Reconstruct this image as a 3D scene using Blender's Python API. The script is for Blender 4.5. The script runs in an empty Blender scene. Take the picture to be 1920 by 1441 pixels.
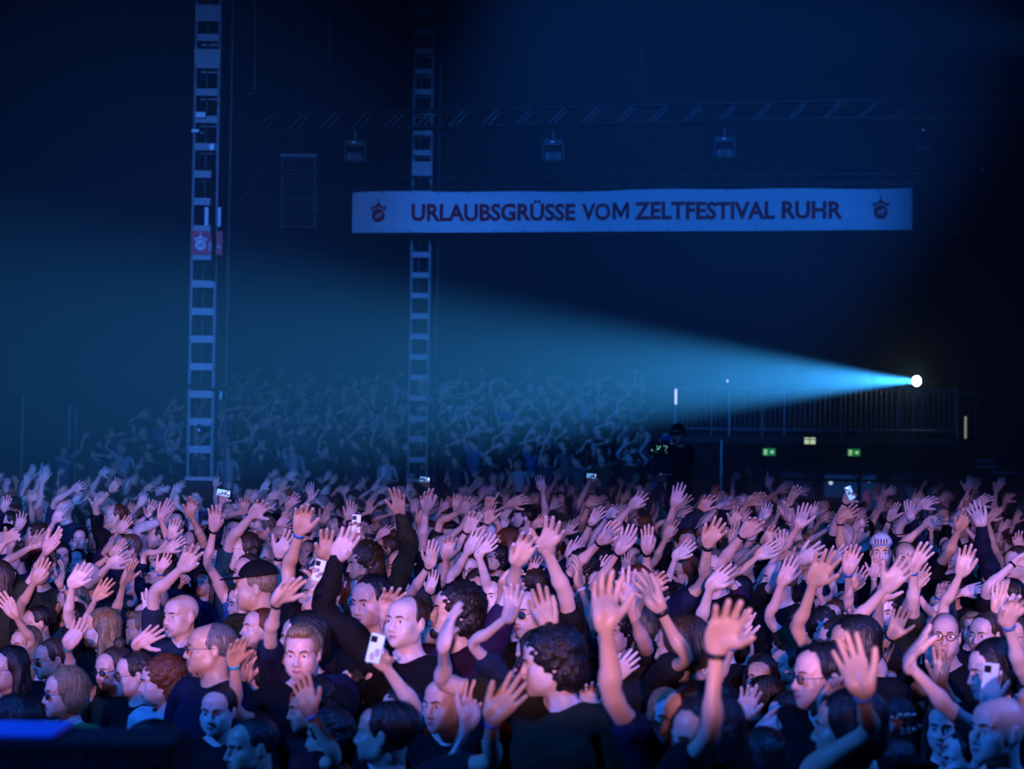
import bpy, bmesh, math, random, time
import numpy as np
from mathutils import Matrix, Vector
T_START = time.time()
random.seed(11); rng = np.random.default_rng(11)
SC = bpy.context.scene; C = SC.collection
PI = math.pi

# ---------------------------------------------------------------- camera
FPX, CX, CY, CAMZ = 3600.0, 960.0, 720.5, 2.60
PITCH, ROLL = math.atan(116 / FPX), math.radians(0.8)
cam = bpy.data.cameras.new('camera'); cam_o = bpy.data.objects.new('camera', cam); C.objects.link(cam_o)
cam.sensor_width = 36.0; cam.lens = 36.0 * FPX / 1920; cam.clip_start = .1; cam.clip_end = 300
cam_o.matrix_world = Matrix.Translation((0, 0, CAMZ)) @ Matrix.Rotation(PI / 2 + PITCH, 4, 'X') @ Matrix.Rotation(ROLL, 4, 'Z')
cam.dof.use_dof = True; cam.dof.focus_distance = 13.5; cam.dof.aperture_fstop = 2.8
SC.camera = cam_o
CAMR = np.array(cam_o.matrix_world.to_3x3())
def at(px, py, d):
    """the point at distance d down the hall (y = d) that the photograph shows at pixel px, py"""
    r = CAMR @ np.array([(px - CX) / FPX, -(py - CY) / FPX, -1.0])
    return np.array([0, 0, CAMZ]) + r * (d / r[1])
def pixel(p):
    q = CAMR.T @ (np.asarray(p, float) - np.array([0, 0, CAMZ]))
    return CX + FPX * q[0] / -q[2], CY - FPX * q[1] / -q[2]

# ---------------------------------------------------------------- world, stage lights, exposure
SC.view_settings.view_transform = 'Standard'; SC.view_settings.look = 'None'
SC.view_settings.exposure = 0.0; SC.view_settings.gamma = 1.0; SC.view_settings.use_curve_mapping = False
w = bpy.data.worlds.new('hall_darkness'); SC.world = w; w.use_nodes = True
w.node_tree.nodes['Background'].inputs[0].default_value = (.0005, .003, .012, 1); w.node_tree.nodes['Background'].inputs[1].default_value = 1.0
cy = SC.cycles
cy.max_bounces = 3; cy.diffuse_bounces = 1; cy.glossy_bounces = 1; cy.transmission_bounces = 2; cy.volume_bounces = 0; cy.transparent_max_bounces = 6
cy.sample_clamp_indirect = 4.0; cy.use_denoising = True; cy.caustics_reflective = False; cy.caustics_refractive = False

def spot(name, loc, to, energy, col, deg, blend=.5, rad=.15):
    l = bpy.data.lights.new(name, 'SPOT'); l.energy = energy; l.color = col; l.spot_size = math.radians(deg); l.spot_blend = blend; l.shadow_soft_size = rad
    o = bpy.data.objects.new(name, l); C.objects.link(o); o.location = loc
    o.rotation_euler = (Vector(to) - Vector(loc)).to_track_quat('-Z', 'Y').to_euler()
    return o
HAZE, BEAM, BEAM_DEG = .022, 6.6e4, 12.6
LILAC = (.74, .39, 1.0); BLUE = (.012, .15, 1.0)
# stage wash on the first rows (row of lamps on the rig over the stage edge, behind the photographer)
for k in range(5):
    x = -4.4 + 2.2 * k
    o_ = spot('stage_wash', (x, -2.8, 2.95), (x * 1.25, 11.5, 1.79), 3900, LILAC if k % 2 else (.95, .44, .86), 6.9, .6, .06); o_.scale = (4.5, 1, 1)
# blue floods over the audience and blue beams from the stage towers
spot('blue_flood', (-8.0, 3.0, 8.0), (-2.0, 11, 1.4), 6200, BLUE, 95, .8, .3)
spot('blue_flood', (9.0, 7.0, 8.5), (1.0, 12, 1.2), 3800, BLUE, 95, .9, .3)
spot('blue_beam', (-5.0, -3.0, 6.0), (-5.0, 42, 4.2), 42000, (.05, .22, 1.0), 21, 1.0, .2)
spot('blue_beam', (3.0, -3.0, 8.0), (2.6, 38, 7.2), 62000, (.016, .19, 1.0), 16, .6, .2)
# a lamp high on the right truss end, out of the frame, shining along it
spot('blue_beam', (12.6, 36.0, 10.4), (-6.0, 37.0, 10.9), 1800, (.01, .25, 1.0), 16, .8, .1)

# ---------------------------------------------------------------- figure templates (distance fields -> meshes)
V = lambda *a: np.array(a, dtype=np.float64)

class Field:
    def __init__(s, xs, ys, zs):
        s.ax = [np.asarray(a, dtype=np.float32) for a in (xs, ys, zs)]
        s.D = np.full([len(a) for a in s.ax], 0.5, dtype=np.float32)
    def sub(s, lo, hi):
        sl = []
        for a, l, h in zip(s.ax, lo, hi):
            i = np.searchsorted(a, l); j = np.searchsorted(a, h)
            if j <= i: return None
            sl.append(slice(i, j))
        g = [s.ax[0][sl[0]][:, None, None], s.ax[1][sl[1]][None, :, None], s.ax[2][sl[2]][None, None, :]]
        return tuple(sl), g
    def mix(s, sl, d, k, op):
        a = s.D[sl]
        if op == 'add':
            h = np.clip(.5 + .5 * (d - a) / k, 0, 1); s.D[sl] = d + (a - d) * h - k * h * (1 - h)
        else:
            h = np.clip(.5 - .5 * (d + a) / k, 0, 1); s.D[sl] = a + (-d - a) * h + k * h * (1 - h)
    def cone(s, a, b, r1, r2, k=.01, op='add', fy=1.0):
        a = np.array(a, float); b = np.array(b, float)
        m = max(r1, r2) / min(fy, 1.0) + k * 2 + .012
        q = s.sub(np.minimum(a, b) - m, np.maximum(a, b) + m)
        if q is None: return
        sl, (x, y, z) = q
        ba = b - a; ba[1] *= fy; L = max(float(ba @ ba), 1e-9)
        px, py, pz = x - a[0], (y - a[1]) * fy, z - a[2]
        t = np.clip((px * ba[0] + py * ba[1] + pz * ba[2]) / L, 0, 1)
        d = np.sqrt((px - t * ba[0]) ** 2 + (py - t * ba[1]) ** 2 + (pz - t * ba[2]) ** 2) - (r1 + (r2 - r1) * t)
        s.mix(sl, d.astype(np.float32), k, op)
    def ell(s, c, r, k=.01, op='add', fn=None):
        c = np.array(c, float); r = np.array(r, float); m = r + k * 2 + .012
        q = s.sub(c - m, c + m)
        if q is None: return
        sl, (x, y, z) = q
        px, py, pz = x - c[0], y - c[1], z - c[2]
        k0 = np.sqrt((px / r[0]) ** 2 + (py / r[1]) ** 2 + (pz / r[2]) ** 2)
        k1 = np.sqrt((px / r[0] ** 2) ** 2 + (py / r[1] ** 2) ** 2 + (pz / r[2] ** 2) ** 2) + 1e-6
        d = k0 * (k0 - 1) / k1
        if fn is not None: d = d + fn(x, y, z)
        s.mix(sl, d.astype(np.float32), k, op)
    def mesh(s):
        """surface nets on the (uneven) grid -> verts, quads"""
        D = s.D; S = D < 0
        c = np.zeros([n - 1 for n in D.shape], dtype=np.int8)
        offs = [(i, j, k) for i in (0, 1) for j in (0, 1) for k in (0, 1)]
        nx, ny, nz = c.shape
        for i, j, k in offs: c += S[i:nx + i, j:ny + j, k:nz + k]
        act = np.argwhere((c > 0) & (c < 8))
        idx = np.full(c.shape, -1, dtype=np.int32); idx[tuple(act.T)] = np.arange(len(act))
        P = np.zeros((len(act), 3)); N = np.zeros(len(act))
        for e1 in offs:
            for ax in range(3):
                if e1[ax]: continue
                e2 = list(e1); e2[ax] = 1
                i1 = act + np.array(e1); i2 = act + np.array(e2)
                d1 = D[tuple(i1.T)]; d2 = D[tuple(i2.T)]
                m = (d1 < 0) != (d2 < 0)
                t = np.where(m, d1 / np.where(m, d1 - d2, 1), 0)
                p1 = np.stack([s.ax[q][i1[:, q]] for q in range(3)], 1); p2 = np.stack([s.ax[q][i2[:, q]] for q in range(3)], 1)
                P += np.where(m[:, None], p1 + (p2 - p1) * t[:, None], 0); N += m
        P /= N[:, None]
        Q = []
        for ax in range(3):
            sl1 = [slice(1, -1)] * 3; sl2 = [slice(1, -1)] * 3
            sl1[ax] = slice(0, -1); sl2[ax] = slice(1, None)
            A = S[tuple(sl1)]; B = S[tuple(sl2)]
            b, cc = [(1, 2), (2, 0), (0, 1)][ax]
            for flip, msk in ((0, A & ~B), (1, ~A & B)):
                e = np.argwhere(msk)
                if not len(e): continue
                e = e + 1; e[:, ax] -= 1
                def cell(db, dc):
                    q = e.copy(); q[:, b] += db; q[:, cc] += dc
                    return idx[tuple(q.T)]
                q = np.stack([cell(-1, -1), cell(0, -1), cell(0, 0), cell(-1, 0)], 1)
                Q.append(q[:, ::-1] if flip else q)
        return P, np.concatenate(Q)

def axis(*segs):
    out = []
    for a, b, h in segs:
        n = max(1, int(round((b - a) / h))); out += list(a + (b - a) * np.arange(n) / n)
    out.append(segs[-1][1])
    return out

def mirrored(P, Q):
    on = np.abs(P[:, 0]) < .0014
    P = P.copy(); P[on, 0] = 0
    n = len(P); mp = np.arange(n) + n; mp[on] = np.arange(n)[on]
    P2 = P * V(-1, 1, 1)
    keep = np.concatenate([np.ones(n, bool), ~on])
    new = np.cumsum(keep) - 1
    F = np.concatenate([Q, mp[Q][:, ::-1]])
    return np.concatenate([P, P2])[keep], new[F]

def raw_mesh(name, P, F):
    me = bpy.data.meshes.new(name)
    F = np.asarray(F); n, w = F.shape
    me.vertices.add(len(P)); me.vertices.foreach_set('co', np.asarray(P, np.float32).ravel())
    me.loops.add(n * w); me.loops.foreach_set('vertex_index', F.ravel().astype(np.int32))
    me.polygons.add(n); me.polygons.foreach_set('loop_start', np.arange(0, n * w, w, dtype=np.int32))
    me.polygons.foreach_set('use_smooth', np.ones(n, bool))
    me.update(calc_edges=True)
    return me

def arrays(me):
    me.calc_loop_triangles()
    P = np.empty(len(me.vertices) * 3, np.float32); me.vertices.foreach_get('co', P)
    T = np.empty(len(me.loop_triangles) * 3, np.int32); me.loop_triangles.foreach_get('vertices', T)
    return P.reshape(-1, 3).astype(np.float64), T.reshape(-1, 3)

def decimated(P, F, tris, smooth=0):
    me = raw_mesh('tmp', P, F); o = bpy.data.objects.new('tmp', me); C.objects.link(o)
    if smooth:
        m = o.modifiers.new('s', 'SMOOTH'); m.iterations = smooth; m.factor = .5
    m = o.modifiers.new('d', 'DECIMATE'); m.ratio = min(1.0, tris / (len(F) * (F.shape[1] - 2)))
    ev = o.evaluated_get(bpy.context.evaluated_depsgraph_get())
    out = arrays(ev.to_mesh()); ev.to_mesh_clear()
    bpy.data.objects.remove(o); bpy.data.meshes.remove(me)
    return out

ZS, XS, XE, XW = 1.425, .185, .475, .73          # shoulder height, shoulder / elbow / wrist x in the rest pose
FING = [  # base (x, y, z), direction in the palm plane (deg), phalanx lengths, radii
    ((.824, .000, .0345), 8, (.040, .025, .020), (.0112, .0100, .0092, .0078)),
    ((.829, .001, .0115), 2, (.044, .028, .021), (.0114, .0103, .0094, .0080)),
    ((.823, .001, -.0120), -4, (.041, .026, .021), (.0110, .0099, .0090, .0076)),
    ((.810, .002, -.0340), -11, (.032, .020, .018), (.0099, .0088, .0080, .0069)),
    ((.756, -.012, .030), 47, (.042, .033, .027), (.0165, .0136, .0116, .0090)),
]
def finger_pts(i):
    b, ang, L, R = FING[i]
    p = V(b[0], b[1], ZS + b[2]); out = [p]
    for j, l in enumerate(L):
        a = math.radians(ang - (9 * j if i == 4 else 0))
        p = p + l * V(math.cos(a), -.18 if i == 4 else -.05 * j, math.sin(a)); out.append(p)
    return out

def body_field(fem):
    xs = axis((-.0014, .0014, .0028), (.0014, .098, .0028), (.098, .22, .008), (.22, .70, .013), (.70, .745, .005), (.745, .95, .0028))
    ys = axis((-.24, -.145, .016), (-.145, .03, .0032), (.03, .13, .006), (.13, .24, .016))
    zs = axis((.74, 1.33, .016), (1.33, 1.52, .0028), (1.52, 1.70, .0028), (1.70, 1.79, .006))
    f = Field(xs, ys, zs)
    sw = .93 if fem else 1.0
    # trunk
    f.ell((0, .0, 1.25), (.155 * sw, .108, .21), .05); f.ell((0, .005, 1.02), (.135, .098, .20), .06)
    f.ell((0, .0, .90), (.165 if fem else .155, .115, .14), .06)
    f.cone((.075, 0, .86), (.085, 0, .72), .085, .08, .05)
    f.cone((0, .015, 1.40), (.15 * sw, .008, 1.415), .062, .05, .05)
    if fem: f.ell((.075, -.085, 1.255), (.062, .055, .06), .04)
    else: f.ell((.075, -.06, 1.30), (.075, .045, .06), .05)
    # neck, trapezius
    nr = .049 if fem else .058
    f.cone((0, .022, 1.43), (0, .018, 1.58), nr + .008, nr, .03)
    f.cone((.03, .025, 1.49), (.14, .015, 1.43), .03, .03, .04)
    # arm
    ar = .86 if fem else 1.0
    f.cone((XS - .02, 0, ZS - .003), (XS + .10, 0, ZS), .053 * ar, .045 * ar, .04)
    f.cone((XS + .05, 0, ZS), (XE, 0, ZS), .044 * ar, .034 * ar, .03)
    f.cone((XE, 0, ZS), (XE + .08, -.003, ZS), .033 * ar, .036 * ar, .02)
    f.cone((XE + .07, -.003, ZS), (XW, 0, ZS), .036 * ar, .0225 * ar, .02, fy=1.15)
    # hand: metacarpals, heel, pads, fingers
    for i in range(4):
        P = finger_pts(i); R = FING[i][3]
        f.cone((XW + .004, .002, ZS + FING[i][0][2] * .60), P[0], .0165, .0128, .014)
        for j in range(3): f.cone(P[j], P[j + 1], R[j], R[j + 1], .0035 if j else .006)
    P = finger_pts(4); R = FING[4][3]
    f.cone((XW + .006, -.004, ZS + .014), P[0], .0155, .0155, .012)
    for j in range(3): f.cone(P[j], P[j + 1], R[j], R[j + 1], .006)
    f.ell((XW + .050, -.010, ZS + .027), (.034, .016, .021), .014)
    f.ell((XW + .048, -.008, ZS - .025), (.038, .014, .017), .014)
    f.ell((XW + .060, .002, ZS), (.045, .013, .036), .014)
    # head
    w = .95 if fem else 1.0
    f.ell((0, .018, 1.668), (.0765 * w, .097, .086), .02)
    f.ell((0, -.032, 1.612), (.063 * w, .062, .083), .03)
    f.ell((0, -.05, 1.69), (.060 * w, .046, .045), .03)
    j = .92 if fem else 1.04
    f.cone((0, -.074, 1.550), (.046 * j, -.02, 1.574), .024, .022, .022)
    f.cone((.048 * j, -.015, 1.575), (.060 * w, .012, 1.62), .018, .018, .018)
    f.ell((0, -.089, 1.5455), (.020, .014, .016), .014)
    f.ell((.043 * w, -.066, 1.616), (.024, .026, .022), .02)
    f.cone((.012, -.094, 1.6655), (.046, -.079, 1.664), .0105, .010, .014)
    f.ell((.0315, -.104, 1.6435), (.0165, .017, .0115), .010, 'cut')
    f.ell((.0315, -.0795, 1.6435), (.0150, .0138, .0140), .004)
    f.ell((.0315, -.0990, 1.6420), (.0118, .0130, .0040), .0025, 'cut')
    f.cone((0, -.094, 1.655), (0, -.115, 1.612), .0075, .0115, .010)
    f.ell((0, -.117, 1.6085), (.0105, .0105, .0095), .006)
    f.ell((.0118, -.1065, 1.6055), (.0075, .0105, .0072), .005)
    f.ell((0, -.082, 1.578), (.040, .024, .034), .022)
    f.ell((.034, -.055, 1.590), (.027, .036, .040), .025)
    f.cone((0, -.1085, 1.5815), (.019, -.1005, 1.5780), .0052, .0036, .004)
    f.cone((0, -.1075, 1.5700), (.016, -.1000, 1.5725), .0064, .0042, .004)
    f.cone((0, -.1160, 1.5762), (.022, -.1045, 1.5758), .0026, .0020, .002, 'cut')
    # ear
    f.ell((.0785 * w, .012, 1.632), (.0085, .0175, .031), .006)
    f.ell((.0875 * w, .008, 1.636), (.0055, .0085, .016), .004, 'cut')
    return f

# bones: name, a, b, radius, softness
def bone_list():
    B = [('pelvis', V(0, 0, .80), V(0, 0, .98), .12, .05), ('chest', V(0, 0, 1.08), V(0, 0, 1.36), .12, .035),
         ('neck', V(0, .02, 1.46), V(0, .018, 1.535), .055, .014), ('head', V(0, -.01, 1.60), V(0, 0, 1.70), .085, .014)]
    for s in (1, -1):
        m = V(s, 1, 1); n = 'LR'[s < 0]
        B += [('clav' + n, m * V(.05, .01, 1.41), m * V(.14, .005, 1.425), .05, .03),
              ('uarm' + n, m * V(XS + .02, 0, ZS), m * V(XE, 0, ZS), .045, .022),
              ('fore' + n, m * V(XE, 0, ZS), m * V(.60, 0, ZS), .04, .020),
              ('twist' + n, m * V(.615, 0, ZS), m * V(XW, 0, ZS), .033, .020),
              ('hand' + n, m * V(XW + .012, 0, ZS), m * V(.80, 0, ZS), .03, .006)]
        for i in range(5):
            P = finger_pts(i)
            for j in range(3): B.append((f'f{i}{j}{n}', m * P[j], m * P[j + 1], FING[i][3][j] * .8, .0035))
    return B
BONES = bone_list(); BI = {b[0]: i for i, b in enumerate(BONES)}

def weights(P):
    W = np.zeros((len(P), len(BONES)))
    for i, (n, a, b, r, sg) in enumerate(BONES):
        if n[-1] in 'LR' and n != 'pelvis':
            s = 1 if n[-1] == 'L' else -1
            ok = P[:, 0] * s > .02
        else: ok = np.ones(len(P), bool)
        if n.startswith('hand'):
            d = np.full(len(P), 9.)
            m = V(1 if n[-1] == 'L' else -1, 1, 1)
            for q in range(4):
                p2 = finger_pts(q)[0] * m; a2 = V(XW + .012, 0, ZS + FING[q][0][2] * .5) * m
                d = np.minimum(d, seg(P, a2, p2 - (p2 - a2) * .08))
            d -= .013
        else: d = seg(P, a, b) - r
        W[:, i] = np.where(ok, np.exp(-np.clip(d, -.02 if sg > .01 else 0, 1) / sg), 0)
    hi = P[:, 2] > 1.535; lo = (P[:, 2] < 1.49) & (np.abs(P[:, 0]) < .14)
    for n in [b[0] for b in BONES]:
        if n[:4] not in ('head', 'neck'): W[(P[:, 2] > 1.53) & (np.abs(P[:, 0]) < .13), BI[n]] = 0
    head = np.clip((P[:, 2] - 1.515 + np.clip(-P[:, 1] - .02, 0, .05) * .9) / .035, 0, 1)
    m = (P[:, 2] > 1.45) & (np.abs(P[:, 0]) < .13)
    W[m, BI['head']] = np.where(head[m] > .98, 50, W[m, BI['head']] * 0 + head[m] / np.maximum(1.001 - head[m], .001) * (W[m, BI['neck']] + W[m, BI['chest']] + .01))
    W[~m, BI['head']] = 0
    S = W.sum(1, keepdims=True); W /= np.maximum(S, 1e-30)
    W[W < .02] = 0; W /= np.maximum(W.sum(1, keepdims=True), 1e-30)
    return W

def seg(P, a, b):
    ba = b - a; t = np.clip((P - a) @ ba / (ba @ ba), 0, 1)
    return np.linalg.norm(P - a - t[:, None] * ba, axis=1)

def nrm(v):
    return v / max(np.linalg.norm(v), 1e-9)
def rot(ax, an):
    ax = nrm(np.asarray(ax, float)); c, s = math.cos(an), math.sin(an); x, y, z = ax
    return np.array([[c + x * x * (1 - c), x * y * (1 - c) - z * s, x * z * (1 - c) + y * s],
                     [y * x * (1 - c) + z * s, c + y * y * (1 - c), y * z * (1 - c) - x * s],
                     [z * x * (1 - c) - y * s, z * y * (1 - c) + x * s, c + z * z * (1 - c)]])
def swing(u, v):
    u = nrm(u); v = nrm(v); c = float(u @ v); ax = np.cross(u, v); n = np.linalg.norm(ax)
    if n < 1e-6: return np.eye(3) if c > 0 else rot(V(0, 1, 0), math.pi)
    return rot(ax / n, math.atan2(n, c))

def two_bone(S, W, hint, l1, l2):
    d = W - S; L = np.linalg.norm(d)
    if L > (l1 + l2) * .995: W = S + d / L * (l1 + l2) * .995; d = W - S; L = (l1 + l2) * .995
    if L < abs(l1 - l2) + .05: L = abs(l1 - l2) + .05
    u = nrm(d); a = (l1 * l1 - l2 * l2 + L * L) / (2 * L); h = math.sqrt(max(l1 * l1 - a * a, 0))
    p = hint - S; p = p - u * (p @ u); p = nrm(p) if np.linalg.norm(p) > 1e-5 else nrm(np.cross(u, V(1, 0, 0)))
    return S + u * a + p * h, W

def shoulder(h, R0, pos, s, raise_):
    """posed clavicle rotation and shoulder joint"""
    Rc = R0 @ rot(V(0, 1, 0), -s * raise_)
    piv = pos + R0 @ (V(s * .03, .005, 1.42) * h)
    return Rc, piv, piv + Rc @ (V(s * (XS - .03), -.005, ZS - 1.42) * h)

def pose(h, yaw, pos, head, arms, lean=0.0, hsc=(1, 1, 1)):
    """bone matrices (R, t) acting on the rest pose. head = 3x3 relative to the world; arms = {side: dict(E, W, F, N, curl, spread, raise)}"""
    R0 = rot(V(0, 0, 1), yaw) @ rot(V(1, 0, 0), lean)
    M = [None] * len(BONES)
    def put(n, R, piv, new): M[BI[n]] = (R * h, new - R @ (piv * h))
    put('pelvis', R0, V(0, 0, 0), pos); put('chest', R0, V(0, 0, 0), pos)
    nb = V(0, .02, 1.47); nbw = pos + R0 @ (nb * h)
    rel = R0.T @ head; an = math.acos(max(-1, min(1, (np.trace(rel) - 1) / 2)))
    axv = V(rel[2, 1] - rel[1, 2], rel[0, 2] - rel[2, 0], rel[1, 0] - rel[0, 1])
    Rn = R0 @ (rot(axv, an * .5) if an > 1e-4 and np.linalg.norm(axv) > 1e-6 else np.eye(3))
    put('neck', Rn, nb, nbw)
    hb = V(0, .018, 1.54); hbw = nbw + Rn @ ((hb - nb) * h)
    Rh = head @ np.diag(hsc)
    put('head', Rh, hb, hbw)
    for s in (1, -1):
        n = 'LR'[s < 0]; A = arms[s]
        Rc, piv, Sj = shoulder(h, R0, pos, s, A.get('raise', 0))
        put('clav' + n, Rc, V(s * .03, .005, 1.42), piv)
        x = V(s, 0, 0)
        Ru = swing(Rc @ x, A['E'] - Sj) @ Rc; put('uarm' + n, Ru, V(s * XS, 0, ZS), Sj)
        Rf = swing(Ru @ x, A['W'] - A['E']) @ Ru; put('fore' + n, Rf, V(s * XE, 0, ZS), A['E'])
        rest = np.stack([x, V(0, -1, 0), V(0, 0, 1)], 1)
        def frame(F, N):
            F = nrm(F); N = nrm(N - F * (N @ F)); return np.stack([F, N, -s * np.cross(F, N)], 1) @ np.linalg.inv(rest)
        Rt = frame(A['W'] - A['E'], A['N']); put('twist' + n, Rt, V(s * XE, 0, ZS), A['E'])
        Rw = frame(A['F'], A['N']); put('hand' + n, Rw, V(s * XW, 0, ZS), A['W'])
        for i in range(5):
            P = finger_pts(i); R = Rw; p = A['W'] + Rw @ ((P[0] * V(s, 1, 1) - V(s * XW, 0, ZS)) * h)
            cu = A['curl'][i]; sp = A['spread'][i]
            for j in range(3):
                if i < 4:
                    c = rot(V(0, 0, 1), -s * cu * (.75, 1.0, .7)[j])
                    if j == 0: c = rot(V(0, 1, 0), -s * sp) @ c
                else:
                    c = rot(V(.45 * s, -.25, 1), -s * cu * (.5, .8, .8)[j])
                    if j == 0: c = rot(V(0, 1, 0), -s * sp) @ c
                R = R @ c
                put(f'f{i}{j}{n}', R, P[j] * V(s, 1, 1), p)
                p = p + R @ ((P[j + 1] - P[j]) * V(s, 1, 1) * h)
    return M

def skin(T, M):
    R = np.stack([m[0] for m in M]); t = np.stack([m[1] for m in M])
    A = (T['W'] @ R.reshape(len(M), 9)).reshape(-1, 3, 3)
    return np.einsum('nij,nj->ni', A, T['P']) + T['W'] @ t

def template(P, F):
    return dict(P=P, F=F, W=weights(P))

def clip_mesh(P, F, planes):
    """cut a mesh cleanly along planes (co, no): what lies on the side of the normal goes"""
    me = raw_mesh('tmp', P, F); bm = bmesh.new(); bm.from_mesh(me)
    for co, no in planes:
        bmesh.ops.bisect_plane(bm, geom=bm.verts[:] + bm.edges[:] + bm.faces[:], dist=1e-5, plane_co=co, plane_no=no, clear_outer=True)
    bm.to_mesh(me); bm.free(); out = arrays(me); bpy.data.meshes.remove(me)
    return out

# ---------------------------------------------------------------- hair, garments, glasses, bands
def locks(amp, fq, zq=0, ph=0.):
    def fn(x, y, z):
        a = np.arctan2(x, -(y - .02)); r = a * fq + zq * z + ph
        return (amp * (np.sin(r) + .6 * np.sin(2.3 * r + 40 * z + 1.7) + .5 * np.sin(37 * x + 61 * z) * np.cos(53 * y + 20 * z))).astype(np.float32)
    return fn
def bumps(amp, q):
    return lambda x, y, z: (amp * np.sin(q * x + 1.1) * np.sin(q * y + .3) * np.sin(q * z) + amp * .6 * np.sin(q * 1.9 * x) * np.sin(q * 2.1 * z + 2 * y)).astype(np.float32)

def hair_mesh(style):
    long_ = style in ('long', 'bob', 'ponytail', 'wavy')
    h = .0065 if long_ else .005
    f = Field(axis((-.16, .16, h)), axis((-.15, .20, h)), axis((1.28 if long_ else 1.52, 1.82, h)))
    cut = lambda c, r, k=.006: f.ell(c, r, k, 'cut')
    if style in ('short', 'crop', 'quiff'):
        t = {'short': 1.0, 'crop': .955, 'quiff': 1.02}[style]
        f.ell((0, .022, 1.674), (.085 * t, .106 * t, .094 * t), .01, fn=locks(.0022 if style != 'crop' else .0008, 11, 30))
        if style == 'quiff': f.ell((0, -.055, 1.745), (.058, .045, .030), .02, fn=bumps(.003, 90))
        cut((0, -.118, 1.640), (.078, .068, .076)); cut((0, -.03, 1.50), (.2, .145, .120)); cut((0, .06, 1.47), (.2, .2, .110))
        for s in (1, -1): cut((s * .088, .004, 1.628), (.020, .024, .036), .004)
    elif style == 'receding':
        f.ell((0, .024, 1.668), (.083, .103, .090), .01, fn=locks(.0014, 13, 20))
        cut((0, -.075, 1.70), (.074, .105, .085)); cut((0, -.10, 1.62), (.085, .085, .10)); cut((0, -.02, 1.50), (.2, .15, .118)); cut((0, .06, 1.47), (.2, .2, .105))
        for s in (1, -1): cut((s * .088, .004, 1.628), (.020, .024, .036), .004)
    elif style == 'curly':
        f.ell((0, .024, 1.678), (.097, .116, .104), .01, fn=bumps(.008, 105))
        f.ell((0, .05, 1.60), (.094, .085, .085), .03, fn=bumps(.008, 105))
        cut((0, -.125, 1.630), (.070, .082, .088))
    elif style == 'wavy':
        f.ell((0, .024, 1.678), (.096, .115, .102), .01, fn=bumps(.006, 120))
        for s in (1, -1): f.cone((s * .082, .02, 1.65), (s * .105, .0, 1.40), .040, .045, .03)
        f.ell((0, .075, 1.52), (.10, .06, .18), .04, fn=bumps(.007, 110)); cut((0, -.122, 1.625), (.066, .080, .090))
    elif style == 'bob':
        f.ell((0, .024, 1.676), (.092, .112, .099), .01, fn=locks(.0022, 15, 10))
        f.ell((0, .035, 1.605), (.098, .092, .085), .03, fn=locks(.003, 15, 8)); cut((0, -.118, 1.624), (.067, .078, .090))
        cut((0, 0, 1.46), (.3, .3, .072))
    elif style == 'long':
        f.ell((0, .024, 1.676), (.090, .110, .098), .01, fn=locks(.0022, 15, 10))
        f.ell((0, .058, 1.52), (.098, .070, .19), .03, fn=locks(.004, 15, 6))
        for s in (1, -1): f.cone((s * .078, .015, 1.65), (s * .088, -.03, 1.38), .030, .026, .02)
        cut((0, -.118, 1.622), (.065, .078, .092))
    elif style == 'ponytail':
        f.ell((0, .024, 1.674), (.083, .104, .092), .01, fn=locks(.0015, 19, 5))
        f.cone((0, .115, 1.70), (0, .155, 1.60), .026, .032, .015); f.cone((0, .155, 1.60), (0, .13, 1.44), .032, .014, .015)
        cut((0, -.118, 1.634), (.074, .070, .080)); cut((0, -.03, 1.49), (.2, .145, .120))
        for s in (1, -1): cut((s * .088, .004, 1.628), (.020, .024, .036), .004)
    elif style == 'bun':
        f.ell((0, .024, 1.674), (.083, .104, .092), .01, fn=locks(.0015, 19, 5)); f.ell((0, .07, 1.775), (.036, .036, .034), .01, fn=bumps(.004, 140))
        cut((0, -.118, 1.634), (.074, .070, .080)); cut((0, -.03, 1.49), (.2, .145, .120)); cut((0, .06, 1.46), (.2, .2, .110))
        for s in (1, -1): cut((s * .088, .004, 1.628), (.020, .024, .036), .004)
    elif style == 'beard':
        f.cone((0, -.078, 1.545), (.05, -.02, 1.572), .030, .026, .015); f.cone((0, -.078, 1.545), (-.05, -.02, 1.572), .030, .026, .015)
        for s in (1, -1): f.cone((s * .05, -.018, 1.57), (s * .066, .004, 1.625), .024, .016, .012)
        f.ell((0, -.093, 1.545), (.030, .022, .026), .01, fn=bumps(.002, 200)); f.cone((.0, -.1035, 1.5905), (.026, -.096, 1.577), .0062, .005, .006); f.cone((.0, -.1035, 1.5905), (-.026, -.096, 1.577), .0062, .005, .006)
        cut((0, -.122, 1.574), (.024, .03, .0085), .003)
    P, Q = f.mesh()
    return P, Q

def cap_mesh():
    f = Field(axis((-.12, .12, .004)), axis((-.24, .15, .004)), axis((1.62, 1.81, .004)))
    f.ell((0, .02, 1.690), (.091, .112, .096), .006); f.ell((0, .02, 1.62), (.3, .3, .082), .004, 'cut')
    f.ell((0, .02, 1.684), (.084, .104, .089), .004, 'cut')
    f.ell((0, -.095, 1.700), (.078, .098, .0065), .004); f.ell((0, .02, 1.684), (.084, .104, .089), .004, 'cut')
    return f.mesh()

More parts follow.
